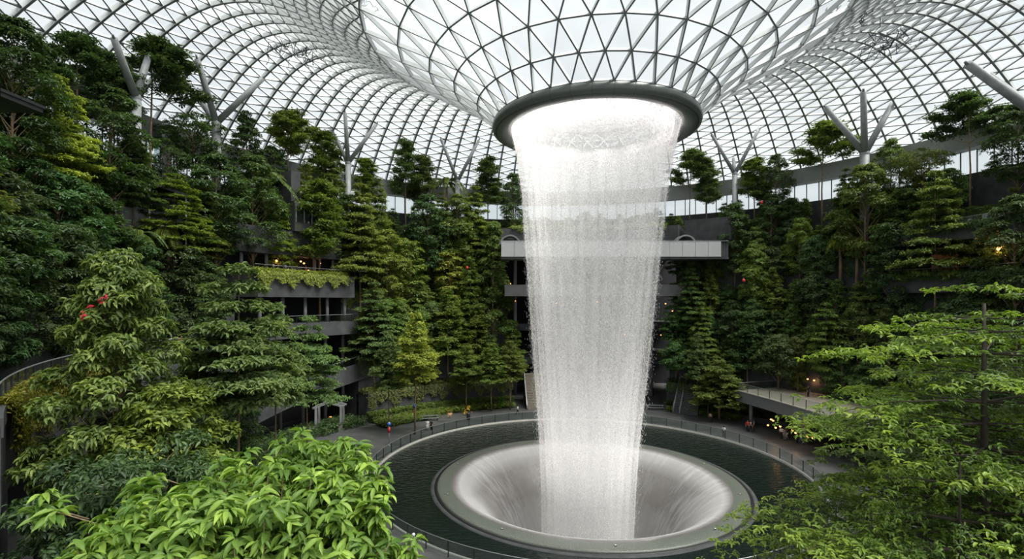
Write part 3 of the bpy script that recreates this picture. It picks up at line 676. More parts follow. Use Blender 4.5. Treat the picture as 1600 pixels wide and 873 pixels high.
def frond_mesh(name, R, n=16, ln=2.6, leaf=.5, up=.9, hang=1.6, z=0, asp=.10):
    P = []; D = []; U = []; Ls = []; st = MB()
    for i in range(n):
        a = i * 2.4 + R.normal(0, .2); l = ln * R.uniform(.75, 1.15); d = np.array([math.cos(a), math.sin(a), 0]); sd = np.array([-d[1], d[0], 0]); uu = up * R.uniform(.4, 1.15)
        q = lambda s: d * l * s * (1 - .12 * s) + np.array([0, 0, z + l * (uu * s - (uu * .55 + hang * .45) * s * s)])
        st.tube([tuple(q(s)) for s in (0, .25, .5, .75, 1)], [.035, .028, .02, .014, .006], 4, False)
        for s in np.linspace(.14, 1, 26):
            t = q(min(1, s + .02)) - q(s - .02)
            for sg in (-1, 1):
                P.append(q(s)); D.append(sd * sg * .85 + unit(t) * .55 + np.array([0, 0, -.28])); U.append([0, 0, 1]); Ls.append(leaf * math.sin(PI * min(.97, s * .86 + .12)) ** .7 * l / ln)
    Ls = np.array(Ls); return st, leaves_mesh(name, np.array(P), np.array(D), np.array(U, float), Ls, np.full(len(Ls), asp), R=R)
def palm(key, seed, H=6, n=16, ln=2.6, leaf=.55, **kw):
    R = np.random.default_rng(seed); st, me = frond_mesh('foliage_' + key, R, n, ln, leaf, z=H, **kw)
    st.tube([(0, 0, 0), (.06, 0, H * .5), (0, 0, H)], [.17, .13, .11], 8); return st, me, 'bark', H + 1
def mound(key, seed, r=1.0, hz=.8, nc=70, leaf=.22, m=7, tpl=TL2, droop=.2):
    R = np.random.default_rng(seed); n = unit(R.normal(0, 1, (nc, 3)) * [1, 1, .8]); n[:, 2] = np.abs(n[:, 2])
    c = n * [r, r, hz] * R.uniform(.7, 1.05, (nc, 1)) + [0, 0, .1]; tr = MB()
    for i in range(0, nc, 6): tr.tube([(0, 0, 0), tuple(c[i])], [.03, .01], 4, False)
    P, D, U, Ls, Ws, rn = rosettes(c, unit(n + [0, 0, .3]), m, leaf, leaf * .35, R, droop)
    return tr, leaves_mesh('foliage_' + key, P, D, U, Ls, Ws, tpl, rnd=rn, R=R), 'bark', hz
DEF = {
 'tier_a': lambda: tiered('a', 11, 10, 3.0, .30, 9), 'tier_b': lambda: tiered('b', 12, 10, 2.5, .24, 10, 1.1, .30), 'tier_c': lambda: tiered('c', 13, 10, 3.5, .42, 6, 1.1, .36, taper=1.0),
 'tier_d': lambda: tiered('d', 14, 10, 2.2, .2, 9, 1.5, .30, flat=.22),
 'egg_a': lambda: clumpy('e', 21, 9, 2.3, .22, 30, 44), 'egg_b': lambda: clumpy('f', 22, 9, 2.8, .34, 30, 48, 1.15, .36),
 'cone_a': lambda: clumpy('g', 23, 9, 2.0, .12, 34, 40, .8, .28, 'cone'), 'col_a': lambda: clumpy('h', 24, 9, 1.25, .14, 34, 34, .7, .26, 'col'),
 'flat_a': lambda: clumpy('i', 25, 9, 3.0, .55, 24, 44, 1.0, .3, 'flat'),
 'slim_a': lambda: slender('s', 31), 'slim_b': lambda: slender('t', 32, 11, .42, 18, .28, 1.6), 'slim_c': lambda: slender('u', 33, 10, .62, 14, .28, 2.6, k=34),
 'palm_a': lambda: palm('p', 41), 'palm_b': lambda: palm('q', 42, 5, 20, 3.0, .7, asp=.13),
 'tuft_a': lambda: palm('r', 43, 5, 40, 1.25, .5, up=1.1, hang=2.6, asp=.10),
 'shrub_a': lambda: mound('m', 51), 'shrub_b': lambda: mound('n', 52, 1.1, 1.1, 90, .28, tpl=TL4), 'fern_a': lambda: palm('fern', 44, .3, 14, 1.1, .28, asp=.07),
}
NAMES = {'tier': 'tiered_tree', 'egg': 'bushy_tree', 'cone': 'conical_tree', 'col': 'columnar_tree', 'flat': 'spreading_tree', 'slim': 'slender_tree', 'palm': 'palm_tree', 'tuft': 'tufted_palm', 'shrub': 'shrub', 'fern': 'fern_plant'}
NPL = 0
BIGGER = {'tier_a': [(13.5, 'tier_p')], 'tier_b': [(13.5, 'tier_q')], 'tier_c': [(13.5, 'tier_r')], 'tier_d': [(13.5, 'tier_q')], 'egg_a': [(11.5, 'egg_s')], 'egg_b': [(11.5, 'egg_s')],
 'cone_a': [(12.5, 'cone_b')], 'slim_c': [(13, 'slim_d')], 'slim_a': [(14, 'slim_e')], 'slim_b': [(14, 'slim_e')]}
def plant(key, loc, H, wid=1.0, col=(.05, .10, .025), label=None, cat=None, group=None, rz=None, bark=None, lean=None):
    global NPL
    kd = key.split('_')[0]
    for cut, rep in BIGGER.get(key, ()):
        if H > cut: key = rep
    if key not in protos:
        tr, fo, bk, h0 = DEF[key](); protos[key] = (tr.mesh('trunk_' + key, M[bk], True), fo, h0)
    tm, fm, h0 = protos[key]; s = H / h0
    o = empty(NAMES[kd], loc, random.random() * 6.28 if rz is None else rz); o.scale = (s * wid, s * wid, s)
    if lean: o.rotation_euler = (lean[0], lean[1], o.rotation_euler[2])
    t = link('stems' if kd in ('shrub', 'fern') else 'trunk', tm, o); f = link('foliage', fm, o); f.color = tuple(col) + (1,)
    cat = cat or {'shrub': 'shrub', 'fern': 'fern', 'palm': 'palm tree', 'tuft': 'palm tree'}.get(kd, 'tree')
    tag(o, label, cat, group); NPL += 1
    return o
# ---------------------------------------------------------------- bigger trees with leaves at their own size
DEF.update({
 'egg_s': lambda: clumpy('es', 71, 15, 3.0, .28, 46, 52, 1.15, .34), 'cone_b': lambda: clumpy('cb', 72, 15, 2.6, .14, 50, 50, .95, .32, 'cone'),
 'slim_d': lambda: slender('sd', 73, 16, .66, 18, .34, 3.8, k=60), 'slim_e': lambda: slender('se', 74, 16, .5, 22, .32, 2.4, k=44),
 'tier_p': lambda: tiered('tp', 61, 20, 3.4, .30, 13, 1.0, .36), 'tier_q': lambda: tiered('tq', 62, 18, 3.0, .30, 11, 1.2, .34, flat=.24),
 'tier_r': lambda: tiered('tr', 63, 20, 4.6, .33, 11, .8, .40, flat=.12), 'tier_s': lambda: tiered('ts', 64, 22, 3.6, .56, 8, 1.25, .40, tpl=TL4, m=9), 'tier_v': lambda: tiered('tv', 67, 19, 4.6, .46, 9, .9, .38),
 'tier_w': lambda: tiered('tw', 68, 18, 3.0, .42, 9, 1.2, .34, flat=.22),
 'egg_p': lambda: clumpy('ep', 65, 20, 3.6, .20, 60, 62, 1.35, .40, tpl=TL4), 'egg_q': lambda: clumpy('eq', 66, 14, 3.4, .15, 46, 60, 1.35, .36),
 'egg_r': lambda: clumpy('er', 67, 12, 3.2, .1, 40, 60, 1.35, .36, 'flat', tpl=TL4),
})
G_MID = (.15, .21, .05); G_BRT = (.19, .26, .05); G_YEL = (.28, .33, .065); G_DRK = (.075, .13, .045); G_BLU = (.12, .185, .065); G_VDK = (.045, .085, .03)
LN = ['pool-side bed', 'lowest ledge', 'second ledge', 'third ledge', 'fourth ledge', 'fifth ledge', 'top terrace']
placed = []
def jit(c, a=.15): return tuple(max(.005, x * (1 + random.uniform(-a, a))) for x in c)
def hand(px, k, top, key, wid, col, label, dr=1.2, dz=0.0):
    r = LG[k][0] + dr; x, y, Y = on_r(px, r); z = LG[k][1] + .1 + dz
    H = W(px, top, Y).z - z; placed.append((x, y, k))
    return plant(key, (x, y, z), H, wid, jit(col, .08), label)
def at(px, Y, z, top, key, wid, col, label, **kw):
    p = W(px, 470, Y); H = W(px, top, Y).z - z; placed.append((p.x, p.y, 0))
    return plant(key, (p.x, p.y, z), H, wid, jit(col, .08), label, **kw)
# top terrace row seen against the roof
hand(385, 6, 172, 'cone_a', .85, G_DRK, 'dense dark cone shaped tree standing up against the roof right of the first pale column')
hand(450, 6, 180, 'slim_c', 1.0, G_MID, 'sparse flat topped tree against the roof glass, left of the upright armed column')
hand(506, 6, 208, 'slim_a', 1.1, G_MID, 'small open tree just left of the roof column with upright middle arm')
hand(572, 6, 250, 'slim_b', 1.1, G_MID, 'short sparse tree just right of the roof column with upright arm')
hand(634, 6, 222, 'slim_a', .9, G_BLU, 'tallest slender tree before the left part of the grey roof beam')
hand(660, 6, 246, 'slim_b', 1.2, G_BLU, 'slender tree between the grey beam and the small left column')
hand(762, 6, 250, 'slim_b', 1.2, G_BLU, 'sparse blue green tree between the small left column and the waterfall')
hand(803, 6, 268, 'egg_a', .8, G_BLU, 'hazy round tree touching the upper left edge of the waterfall')
hand(698, 6, 268, 'palm_a', .9, G_BLU, 'little palm in front of the smallest left roof column')
hand(1078, 6, 238, 'slim_c', 1.0, G_BLU, 'wide sparse tree just right of the upper waterfall')
hand(1104, 6, 255, 'slim_a', 1.1, G_BLU, 'narrow sparse tree left of the slim V shaped roof column')
hand(1178, 6, 250, 'slim_b', 1.3, G_MID, 'small tree just right of the slim V shaped roof column')
hand(1212, 6, 238, 'egg_a', .75, G_DRK, 'compact dark tree against the beam between the two right roof columns')
hand(1285, 6, 196, 'slim_c', 1.15, G_MID, 'large open crowned tree reaching the roof left of the three armed right column')
hand(1392, 6, 214, 'egg_b', .8, G_MID, 'full tree in front of the foot of the three armed right column')
hand(1440, 6, 236, 'flat_a', .9, G_MID, 'low spreading tree right of the three armed column')
hand(1515, 6, 150, 'slim_c', 1.1, G_DRK, 'tall layered tree below the slanting roof column arm at upper right')
hand(1590, 6, 158, 'egg_b', 1.0, G_DRK, 'dark dense tree cut by the right edge below the slanting column arm')
hand(262, 6, 192, 'egg_b', .8, G_DRK, 'dark tree left of the first pale column, under the glazed roof post')
hand(302, 6, 186, 'flat_a', .9, G_DRK, 'wide dark tree right behind the first pale column foot')
hand(236, 6, 66, 'slim_c', 1.1, G_DRK, 'tall dark flat crowned tree reaching high over the roof glass at upper left')
hand(178, 6, 100, 'slim_c', .9, G_DRK, 'second flat crowned tree in the upper left group against the roof')
hand(120, 6, 58, 'slim_c', 1.0, G_DRK, 'flat crowned tree of the upper left group nearest the picture corner tree')
hand(20, 5, 20, 'egg_b', .85, G_VDK, 'very dark tree filling the upper left corner')
hand(86, 5, 112, 'tier_c', .95, G_YEL, 'light green umbrella shaped tree on a long bare trunk at upper left')
hand(172, 5, 130, 'egg_a', 1.0, G_DRK, 'dark leafy tree with bare leaning trunk right of the light umbrella tree')
hand(208, 5, 200, 'tier_a', 1.0, G_DRK, 'dark tiered tree beside the sloped roof pavilion')
hand(338, 4, 236, 'egg_b', 1.0, G_DRK, 'dark tree hiding the foot of the first pale roof column')
hand(716, 4, 300, 'egg_b', .9, G_MID, 'full green tree hiding the foot of the small left roof column')
hand(690, 5, 300, 'tier_a', .9, G_MID, 'layered tree left of the small left roof column foot')
hand(1148, 4, 314, 'egg_b', .9, G_DRK, 'dark tree hiding the foot of the slim V shaped roof column')
hand(1352, 4, 252, 'egg_b', .9, G_MID, 'full tree hiding the foot of the three armed right column')
hand(1322, 5, 262, 'tier_a', .9, G_DRK, 'dark layered tree left of the three armed right column foot')
hand(545, 4, 300, 'egg_b', .9, G_DRK, 'dark tree hiding the foot of the upright armed column')
hand(478, 5, 252, 'tier_b', .9, G_MID, 'tiered tree partly covering the window band at left')
hand(522, 6, 238, 'egg_a', .8, G_MID, 'round green tree before the roof beam left of the upright armed column')
hand(425, 6, 225, 'egg_a', .8, G_DRK, 'round dark tree under the sparse flat topped one')
hand(590, 5, 275, 'tier_b', .9, G_MID, 'tiered tree below the left end of the grey roof beam')
# left hillside
hand(272, 4, 268, 'tier_c', 1.2, (.14, .18, .035), 'broad bright layered tree on the left slope above the palms')
hand(320, 4, 290, 'tier_a', 1.1, G_MID, 'layered green tree right of the broad bright one on the left slope')
hand(395, 4, 238, 'egg_b', .9, G_DRK, 'deep green full tree under the dense cone shaped one')
hand(435, 4, 318, 'tier_b', 1.3, G_BRT, 'bright layered tree beside the concrete box and its windows')
hand(262, 4, 345, 'palm_b', 1.0, G_MID, 'palm with wide drooping fronds below the broad bright tree')
hand(215, 4, 352, 'palm_b', .9, G_BLU, 'bluish palm left of the wide drooping palm')
hand(412, 5, 258, 'palm_a', 1.0, G_BLU, 'pale palm in front of the concrete pillar at left')
hand(500, 3, 290, 'slim_b', 1.2, G_MID, 'thin tree standing before the open lamp lit floor')
hand(563, 3, 285, 'tier_a', .9, G_MID, 'layered tree with long pale trunk right of the lamp lit floor')
hand(605, 3, 355, 'egg_a', .9, G_BRT, 'bright bushy tree with yellow tips halfway up the left slope')
hand(640, 3, 370, 'col_a', 1.1, G_BRT, 'narrow bright tree right of the yellow tipped bushy one')
hand(703, 3, 388, 'col_a', 1.2, G_YEL, 'small yellowish tree low on the middle of the left slope')
hand(668, 4, 300, 'egg_b', .9, G_DRK, 'dark full tree in the middle of the left slope')
hand(742, 4, 290, 'tier_a', 1.0, G_MID, 'layered tree above the tall green cone left of the waterfall')
hand(770, 2, 343, 'cone_a', .8, G_MID, 'tall green cone shaped tree beside the left end of the bridge')
hand(735, 2, 400, 'tier_b', .9, G_MID, 'tiered tree left of the tall green cone')
hand(585, 1, 440, 'tier_a', 1.1, G_BLU, 'bluish dome shaped tiered tree right of the open left terraces')
hand(628, 1, 470, 'cone_a', .8, G_MID, 'conical tree behind the two pole trunk trees at left')
hand(700, 1, 450, 'tier_q', 1.2, G_MID, 'tiered tree in the middle of the lower left slope')
hand(745, 1, 475, 'tier_q', 1.3, G_MID, 'drooping tiered tree low on the slope near the waterfall')
hand(800, 1, 500, 'tier_q', 1.2, G_MID, 'tiered tree closest to the lower left of the waterfall')
at(608, 82, 0, 522, 'tier_w', 1.0, G_BLU, 'bluish tree on a bare trunk in the plaza bed behind the striped pole')
at(648, 80, 0, 488, 'tier_w', 1.0, G_YEL, 'yellow green tree on a pale trunk at the plaza bed beside the bench')
at(728, 97, 0, 540, 'tier_w', 1.4, G_MID, 'slim trunked tree above the flower bed left of the waterfall')
at(768, 97, 0, 535, 'tier_w', 1.4, G_MID, 'slim trunked tree second from the timber stairs')
at(797, 98, 0, 532, 'tier_w', 1.4, G_MID, 'slim trunked tree nearest the timber stairs')
at(480, 62, 0, 492, 'tier_v', .85, G_BLU, 'pale green layered tree in front of the sloping concrete ramp')
at(372, 36, 0, 408, 'tier_s', 1.0, G_BLU, 'large rosette leaved tree on thin bare trunks above the bright foreground bush')
at(430, 45, 0, 470, 'tier_s', .8, G_BLU, 'shorter rosette leaved tree right behind the large one above the bush')
at(322, 44, 0, 520, 'egg_q', .7, G_DRK, 'dark leafy tree left of the large rosette leaved tree')
at(185, 30, 0, 375, 'egg_p', .72, G_MID, 'big tree with scattered red flowers in front of the left walkway')
at(262, 30, 0, 590, 'egg_q', 1.0, G_BRT, 'light green drooping tree behind the foreground bush at left')
at(160, 22, 2, 715, 'egg_r', .8, G_VDK, 'dark shrubby tree between the undercroft and the foreground bush')
at(232, 24, 2, 690, 'egg_r', .75, G_DRK, 'low leafy tree directly left of the foreground bush top')
at(330, 40, 0, 640, 'egg_r', .9, G_DRK, 'dark undergrowth tree behind the crest of the foreground bush')
# right hillside
hand(1180, 4, 352, 'egg_a', .75, G_MID, 'round bright tree right of the bridge end')
hand(1178, 3, 378, 'egg_a', .8, G_BRT, 'small round topped tree below the one right of the bridge end')
hand(1250, 4, 338, 'egg_b', .8, G_BRT, 'bright plump tree in the middle of the right slope')
hand(1312, 4, 362, 'tuft_a', 1.1, G_YEL, 'yellowish tufted palm in the middle of the right slope, nearer the waterfall')
hand(1338, 4, 358, 'tuft_a', 1.0, G_YEL, 'second yellowish tufted palm of the pair on the right slope')
hand(1390, 3, 342, 'col_a', 1.0, G_DRK, 'vine like columnar tree right of the yellowish tufted palms')
hand(1462, 3, 262, 'tier_r', .8, G_MID, 'large layered tree standing dark on the right slope under the beam')
hand(1418, 4, 300, 'slim_b', 1.2, G_DRK, 'thin trunked tree left of the large layered dark one')
hand(1585, 3, 300, 'egg_b', .9, G_DRK, 'dense dark tree at the right edge beside the orange room')
hand(1205, 5, 300, 'egg_a', .8, G_DRK, 'dark tree under the clerestory between the two right columns')
hand(1060, 5, 335, 'egg_a', .5, G_BRT, 'small round bush tree on the planter right of the waterfall')
hand(1098, 1, 470, 'tier_r', .75, G_MID, 'light layered tree between waterfall and right deck, above the dark stairs')
hand(1080, 2, 408, 'tier_p', .8, G_BLU, 'bluish layered tree under the right end of the bridge')
hand(1125, 1, 540, 'tier_a', 1.4, G_MID, 'lower layered tree over the right plaza bed')
hand(1168, 1, 490, 'tier_q', 1.1, G_DRK, 'dark layered tree above the corner of the right deck')
hand(1290, 1, 470, 'tier_r', .7, G_MID, 'wide layered tree rising behind the right deck')
at(1106, 92, 0, 588, 'tier_c', .8, G_MID, 'small round headed tree on a thin trunk in the right plaza bed')
at(1124, 90, 0, 560, 'tier_b', 1.5, G_MID, 'thin straight tree next to the small round headed one')
at(1090, 94, 0, 520, 'tier_w', .9, G_BLU, 'twin trunk tree rising beside the dark stairs')
at(1480, 40, 0, 560, 'tier_r', .8, G_DRK, 'dark layered tree behind the right foreground tree')
at(1590, 34, 0, 520, 'tier_p', 1.0, G_DRK, 'dark tree at the right edge behind the foreground tree')
at(1395, 52, 0, 600, 'tier_r', .7, G_VDK, 'very dark layered tree beside the lower right plaza')
# in-between planting, ledge by ledge
ORD0 = ['first', 'second', 'third', 'fourth', 'fifth', 'sixth', 'seventh', 'eighth', 'ninth', 'tenth', 'eleventh', 'twelfth', 'thirteenth', 'fourteenth', 'fifteenth', 'sixteenth', 'seventeenth', 'eighteenth', 'nineteenth', 'twentieth', 'twenty-first', 'twenty-second']
ORD = ORD0 + ['twenty-third', 'twenty-fourth', 'twenty-fifth', 'twenty-sixth', 'twenty-seventh', 'twenty-eighth', 'twenty-ninth', 'thirtieth']
def filler(side, t0, t1, idx, step0, mix, hs, cols, where):
    for k in idx:
        cnt = {}; r = LG[k][0] + 1.25; t = t0; step = 2.4 if k == 6 else step0; sgn = 1 if t1 > t0 else -1
        while (t1 - t) * sgn > 0:
            q = pol(r + random.uniform(-.4, .5), t + random.uniform(-.6, .6), LG[k][1] + .1)
            if all(kk != k or math.hypot(q.x - x, q.y - y) > 2.0 for x, y, kk in placed):
                key = random.choice(mix[k] if isinstance(mix, dict) else mix); kd = NAMES[key.split('_')[0]]; cnt[kd] = cnt.get(kd, 0) + 1
                H = random.uniform(*hs[k]); c = random.choice(cols); word = {G_MID: 'green', G_BRT: 'bright', G_DRK: 'dark', G_BLU: 'bluish', G_VDK: 'dark', G_YEL: 'yellowish'}[c]
                n = kd.replace('_', ' ')
                plant(key, q, H, random.uniform(.8, 1.15), jit(c), '%s %s, %s, %s, %s such outward from the waterfall' % (word, n, where, LN[k], ORD[cnt[kd] - 1]))
            t += sgn * math.degrees(step / r) * random.uniform(.8, 1.25)
HS = {0: (3, 5), 1: (8, 11), 2: (8, 11.5), 3: (8, 11), 4: (8, 11), 5: (6, 9), 6: (6, 9)}
MX = ['tier_a', 'tier_b', 'tier_d', 'egg_a', 'egg_b', 'cone_a', 'col_a', 'tier_c', 'egg_a']
MIX = {k: MX for k in range(7)}; MIX[6] = ['slim_a', 'slim_b', 'egg_a', 'tier_b', 'egg_b']; MIX[5] = MX + ['slim_a', 'flat_a']
filler('left', -13.5, -50, (1, 2, 3, 4, 5, 6), 3.3, MIX, HS, [G_MID, G_MID, G_DRK, G_BRT, G_DRK, G_BLU], 'left slope')
filler('left', -75, -128, (4, 5, 6), 3.2, MIX, {4: (8, 12), 5: (7, 10), 6: (7, 10)}, [G_DRK, G_MID, G_DRK, G_VDK], 'left flank')
filler('right', 29, 90, (1, 2, 3, 4, 5, 6), 3.5, MIX, HS, [G_MID, G_DRK, G_DRK, G_BLU, G_DRK], 'right slope')
filler('left', -52, -72, (6,), 3.2, MIX, HS, [G_MID, G_DRK], 'above the left terraces')
filler('mid', -9, 26, (6,), 3.6, MIX, HS, [G_BLU, G_MID], 'behind the bridge')
for i, t in enumerate(range(-130, -76, 5)):
    q = pol(53.2, t, 15.1); plant(random.choice(['egg_q', 'egg_r']), q, random.uniform(10, 13), 1.0, jit(G_DRK), 'dark bushy tree behind the left walkway railing, %s from its near end' % ORD[i])

# ---------------------------------------------------------------- groundcover and hanging creepers (uncountable)
def cover(t0, t1, r0, r1, z, n, leaf, col, label, hang=0.0, c=(0, 0), thick=.35, tpl=TL2, name='groundcover_foliage'):
    R = np.random.default_rng(abs(int(t0 * 7 + r0 * 13 + z * 3)) + 1); t = np.radians(R.uniform(t0, t1, n)); r = R.uniform(r0, r1, n); zz = z + R.random(n) * thick
    nn = np.tile([0, 0, 1.0], (n, 1)) + R.normal(0, .35, (n, 3))
    if hang:
        h = R.random(n) < .45; lob = .35 + .65 * np.abs(np.sin(t * 31) * np.sin(t * 57 + 1)); r = np.where(h, r0 - R.random(n) * .35, r); zz = np.where(h, z + .2 - hang * lob * R.random(n), zz)
        out = np.stack([-np.sin(t), -np.cos(t), np.full(n, .4)], 1); nn = np.where(h[:, None], out, nn)
    P, D, U, Ls, Ws, rn = rosettes(np.stack([c[0] + r * np.sin(t), c[1] + r * np.cos(t), zz], 1), nn, 6, leaf, leaf * .4, R, .25)
    o = link(name, leaves_mesh(name, P, D, U, Ls, Ws, tpl, rnd=rn, R=R)); o.color = tuple(col) + (1,); tag(o, label, 'plants', None, 'stuff'); return o
SD = {'left slope': (-51, -12.5, range(7), G_MID), 'right slope': (27.5, 92, range(7), G_DRK), 'left flank': (-132, -74, (4, 5, 6), G_DRK)}
for nm, (a, b, ks, col) in SD.items():
    for k in ks:
        nxt = LG[k + 1][0] if k < 6 else 62
        cover(a, b, LG[k][0] - .1, nxt, LG[k][1] + .2, int((b - a) * (95 if k else 60)), .3, jit(col), 'low leafy groundcover and creepers of the %s, %s' % (nm, LN[k]), 3.2 if k else 0, thick=.9)
cover(-11, 26, 50, 58, 36.8, 2600, .3, G_BRT, 'leafy planter strip above the bridge, behind the waterfall', 1.2, thick=.8)
cover(-74, -53, 48.3, 49.1, 25.2, 2600, .26, G_YEL, 'yellow green clipped hedge spilling over the left concrete terrace edge', 2.4, thick=.7)
cover(-131, -104, 49.0, 49.4, 15.2, 4600, .24, (.2, .2, .03), 'yellow green creeper with orange tips hanging from the left walkway', 4.2, thick=.5, tpl=TL4)
cover(-51, -13, 40.5, 44.2, .25, 3600, .3, G_BRT, 'bright leafy flower bed along the plaza left of the waterfall', 0, thick=.7)
cover(28.5, 46, 41.5, 44.4, .25, 1800, .3, G_BRT, 'bright leafy bed along the plaza right of the dark stairs', 0, thick=.7)
cover(-52, -36, 38.5, 41.5, .25, 2200, .28, G_MID, 'dark green rounded bed behind the striped pole', 0, thick=.6)
cover(-108, -52, 43, 49, .1, 3000, .4, G_DRK, 'dark undergrowth on the ground below the left walkway', 0, thick=1.2)
cover(69, 92, 50.4, 50.9, 24.5, 1600, .28, G_DRK, 'hedge along the slab of the orange lit room', 1.0, thick=.5)
cover(69, 92, 51, 51.5, 31.1, 1400, .28, G_DRK, 'hedge trailing from the high right slab', 1.0, thick=.4)

# ---------------------------------------------------------------- foreground bush: big glossy leaves in whorls
def fore_bush():
    R = np.random.default_rng(77); root = empty('broadleaf_bush', W(400, 470, 9.0) * 1.0); o = Vector(root.location); o.z = 11.2; root.location = o
    tag(root, 'bright green broad leaved bush filling the lower left foreground', 'bush')
    CC = []; NN = []; st = MB()
    lobes = [(W(440, 890, 9.4), 1.75, 2.15), (W(300, 915, 8.6), 1.5, 1.75), (W(525, 900, 9.0), 1.0, 1.75), (W(480, 800, 10.2), 1.15, 1.35), (W(205, 940, 8.2), 1.1, 1.35)]
    for c, rx, rz in lobes:
        n = int(290 * rx); d = unit(R.normal(0, 1, (n, 3)) + [0, -.25, .35]); p = np.array(c) + d * [rx, rx, rz] * R.uniform(.6, 1.1, (n, 1)) * (1 + .10 * np.sin(9 * d[:, :1]) * np.sin(8 * d[:, 2:3] + 5 * d[:, 1:2])); CC.append(p); NN.append(unit(d + [0, 0, .75]))
        for i in range(0, n, 7):
            a = Vector((o.x + (c.x - o.x) * .3, o.y + (c.y - o.y) * .3, c.z - rz * 1.4)); b = Vector(p[i]); st.tube([a - o, (a * .4 + b * .6) + Vector((0, 0, -.25)) - o, b - o], [.03, .016, .007], 5)
    st.tube([(0, 0, 0), (.1, .1, 2.6), (.2, .1, 4)], [.14, .11, .07], 8)
    for px, py, Y in ((598, 742, 9.2), (606, 752, 9.0), (588, 790, 8.8), (596, 815, 8.8), (580, 720, 9.4), (560, 700, 9.6), (68, 790, 8.4), (90, 800, 8.2), (600, 860, 8.6), (240, 742, 9.3), (215, 770, 9.0), (545, 690, 9.8), (648, 858, 9.2), (632, 868, 9.2)):
        p = np.array(W(px, py, Y)); k = 5; CC.append(p + R.normal(0, .09, (k, 3)) - [[.1, 0, .05]]); NN.append(np.tile([.1, 0, 1.0], (k, 1)))
        st.tube([Vector(p) - o, Vector(p) - o + Vector((-.5 if px > 400 else .5, .3, -.35))], [.007, .014], 5)
    P, D, U, Ls, Ws, rn = rosettes(np.concatenate(CC), np.concatenate(NN), 9, .25, .03, R, .22, .32)
    st.build('branches', M['bark'], root, True)
    f = link('foliage', leaves_mesh('foliage_fore', P - np.array(o), D, U, Ls, Ws, TL8, rnd=rn, R=R), root); f.color = (.18, .30, .05, 1)
fore_bush()
# foreground right: layered tree with long horizontal sprays
DEF['tier_x'] = lambda: tiered('tx', 91, 17.4, 6.4, .16, 21, .62, .18, 'bark_dark', TL4, 8, .05, 1.0, .24, 6, 5)
DEF['tier_y'] = lambda: tiered('ty', 92, 12.5, 5.6, .22, 12, .62, .18, 'bark_dark', TL4, 8, .05, 1.0, .2, 6, 3)
at(1538, 15.5, 4.4, 440, 'tier_x', 1.0, (.14, .235, .035), 'large layered foreground tree with long sprays of fresh leaves at right', rz=.3)
at(1498, 13.5, 4.4, 690, 'tier_y', .56, (.11, .19, .03), 'lower foreground tree reaching leaf sprays over the pool edge at lower right', rz=1.1)
at(1612, 17.5, 4.4, 452, 'tier_x', 1.0, (.08, .15, .035), 'layered tree entering from the right edge beside the big foreground one', rz=2.1)
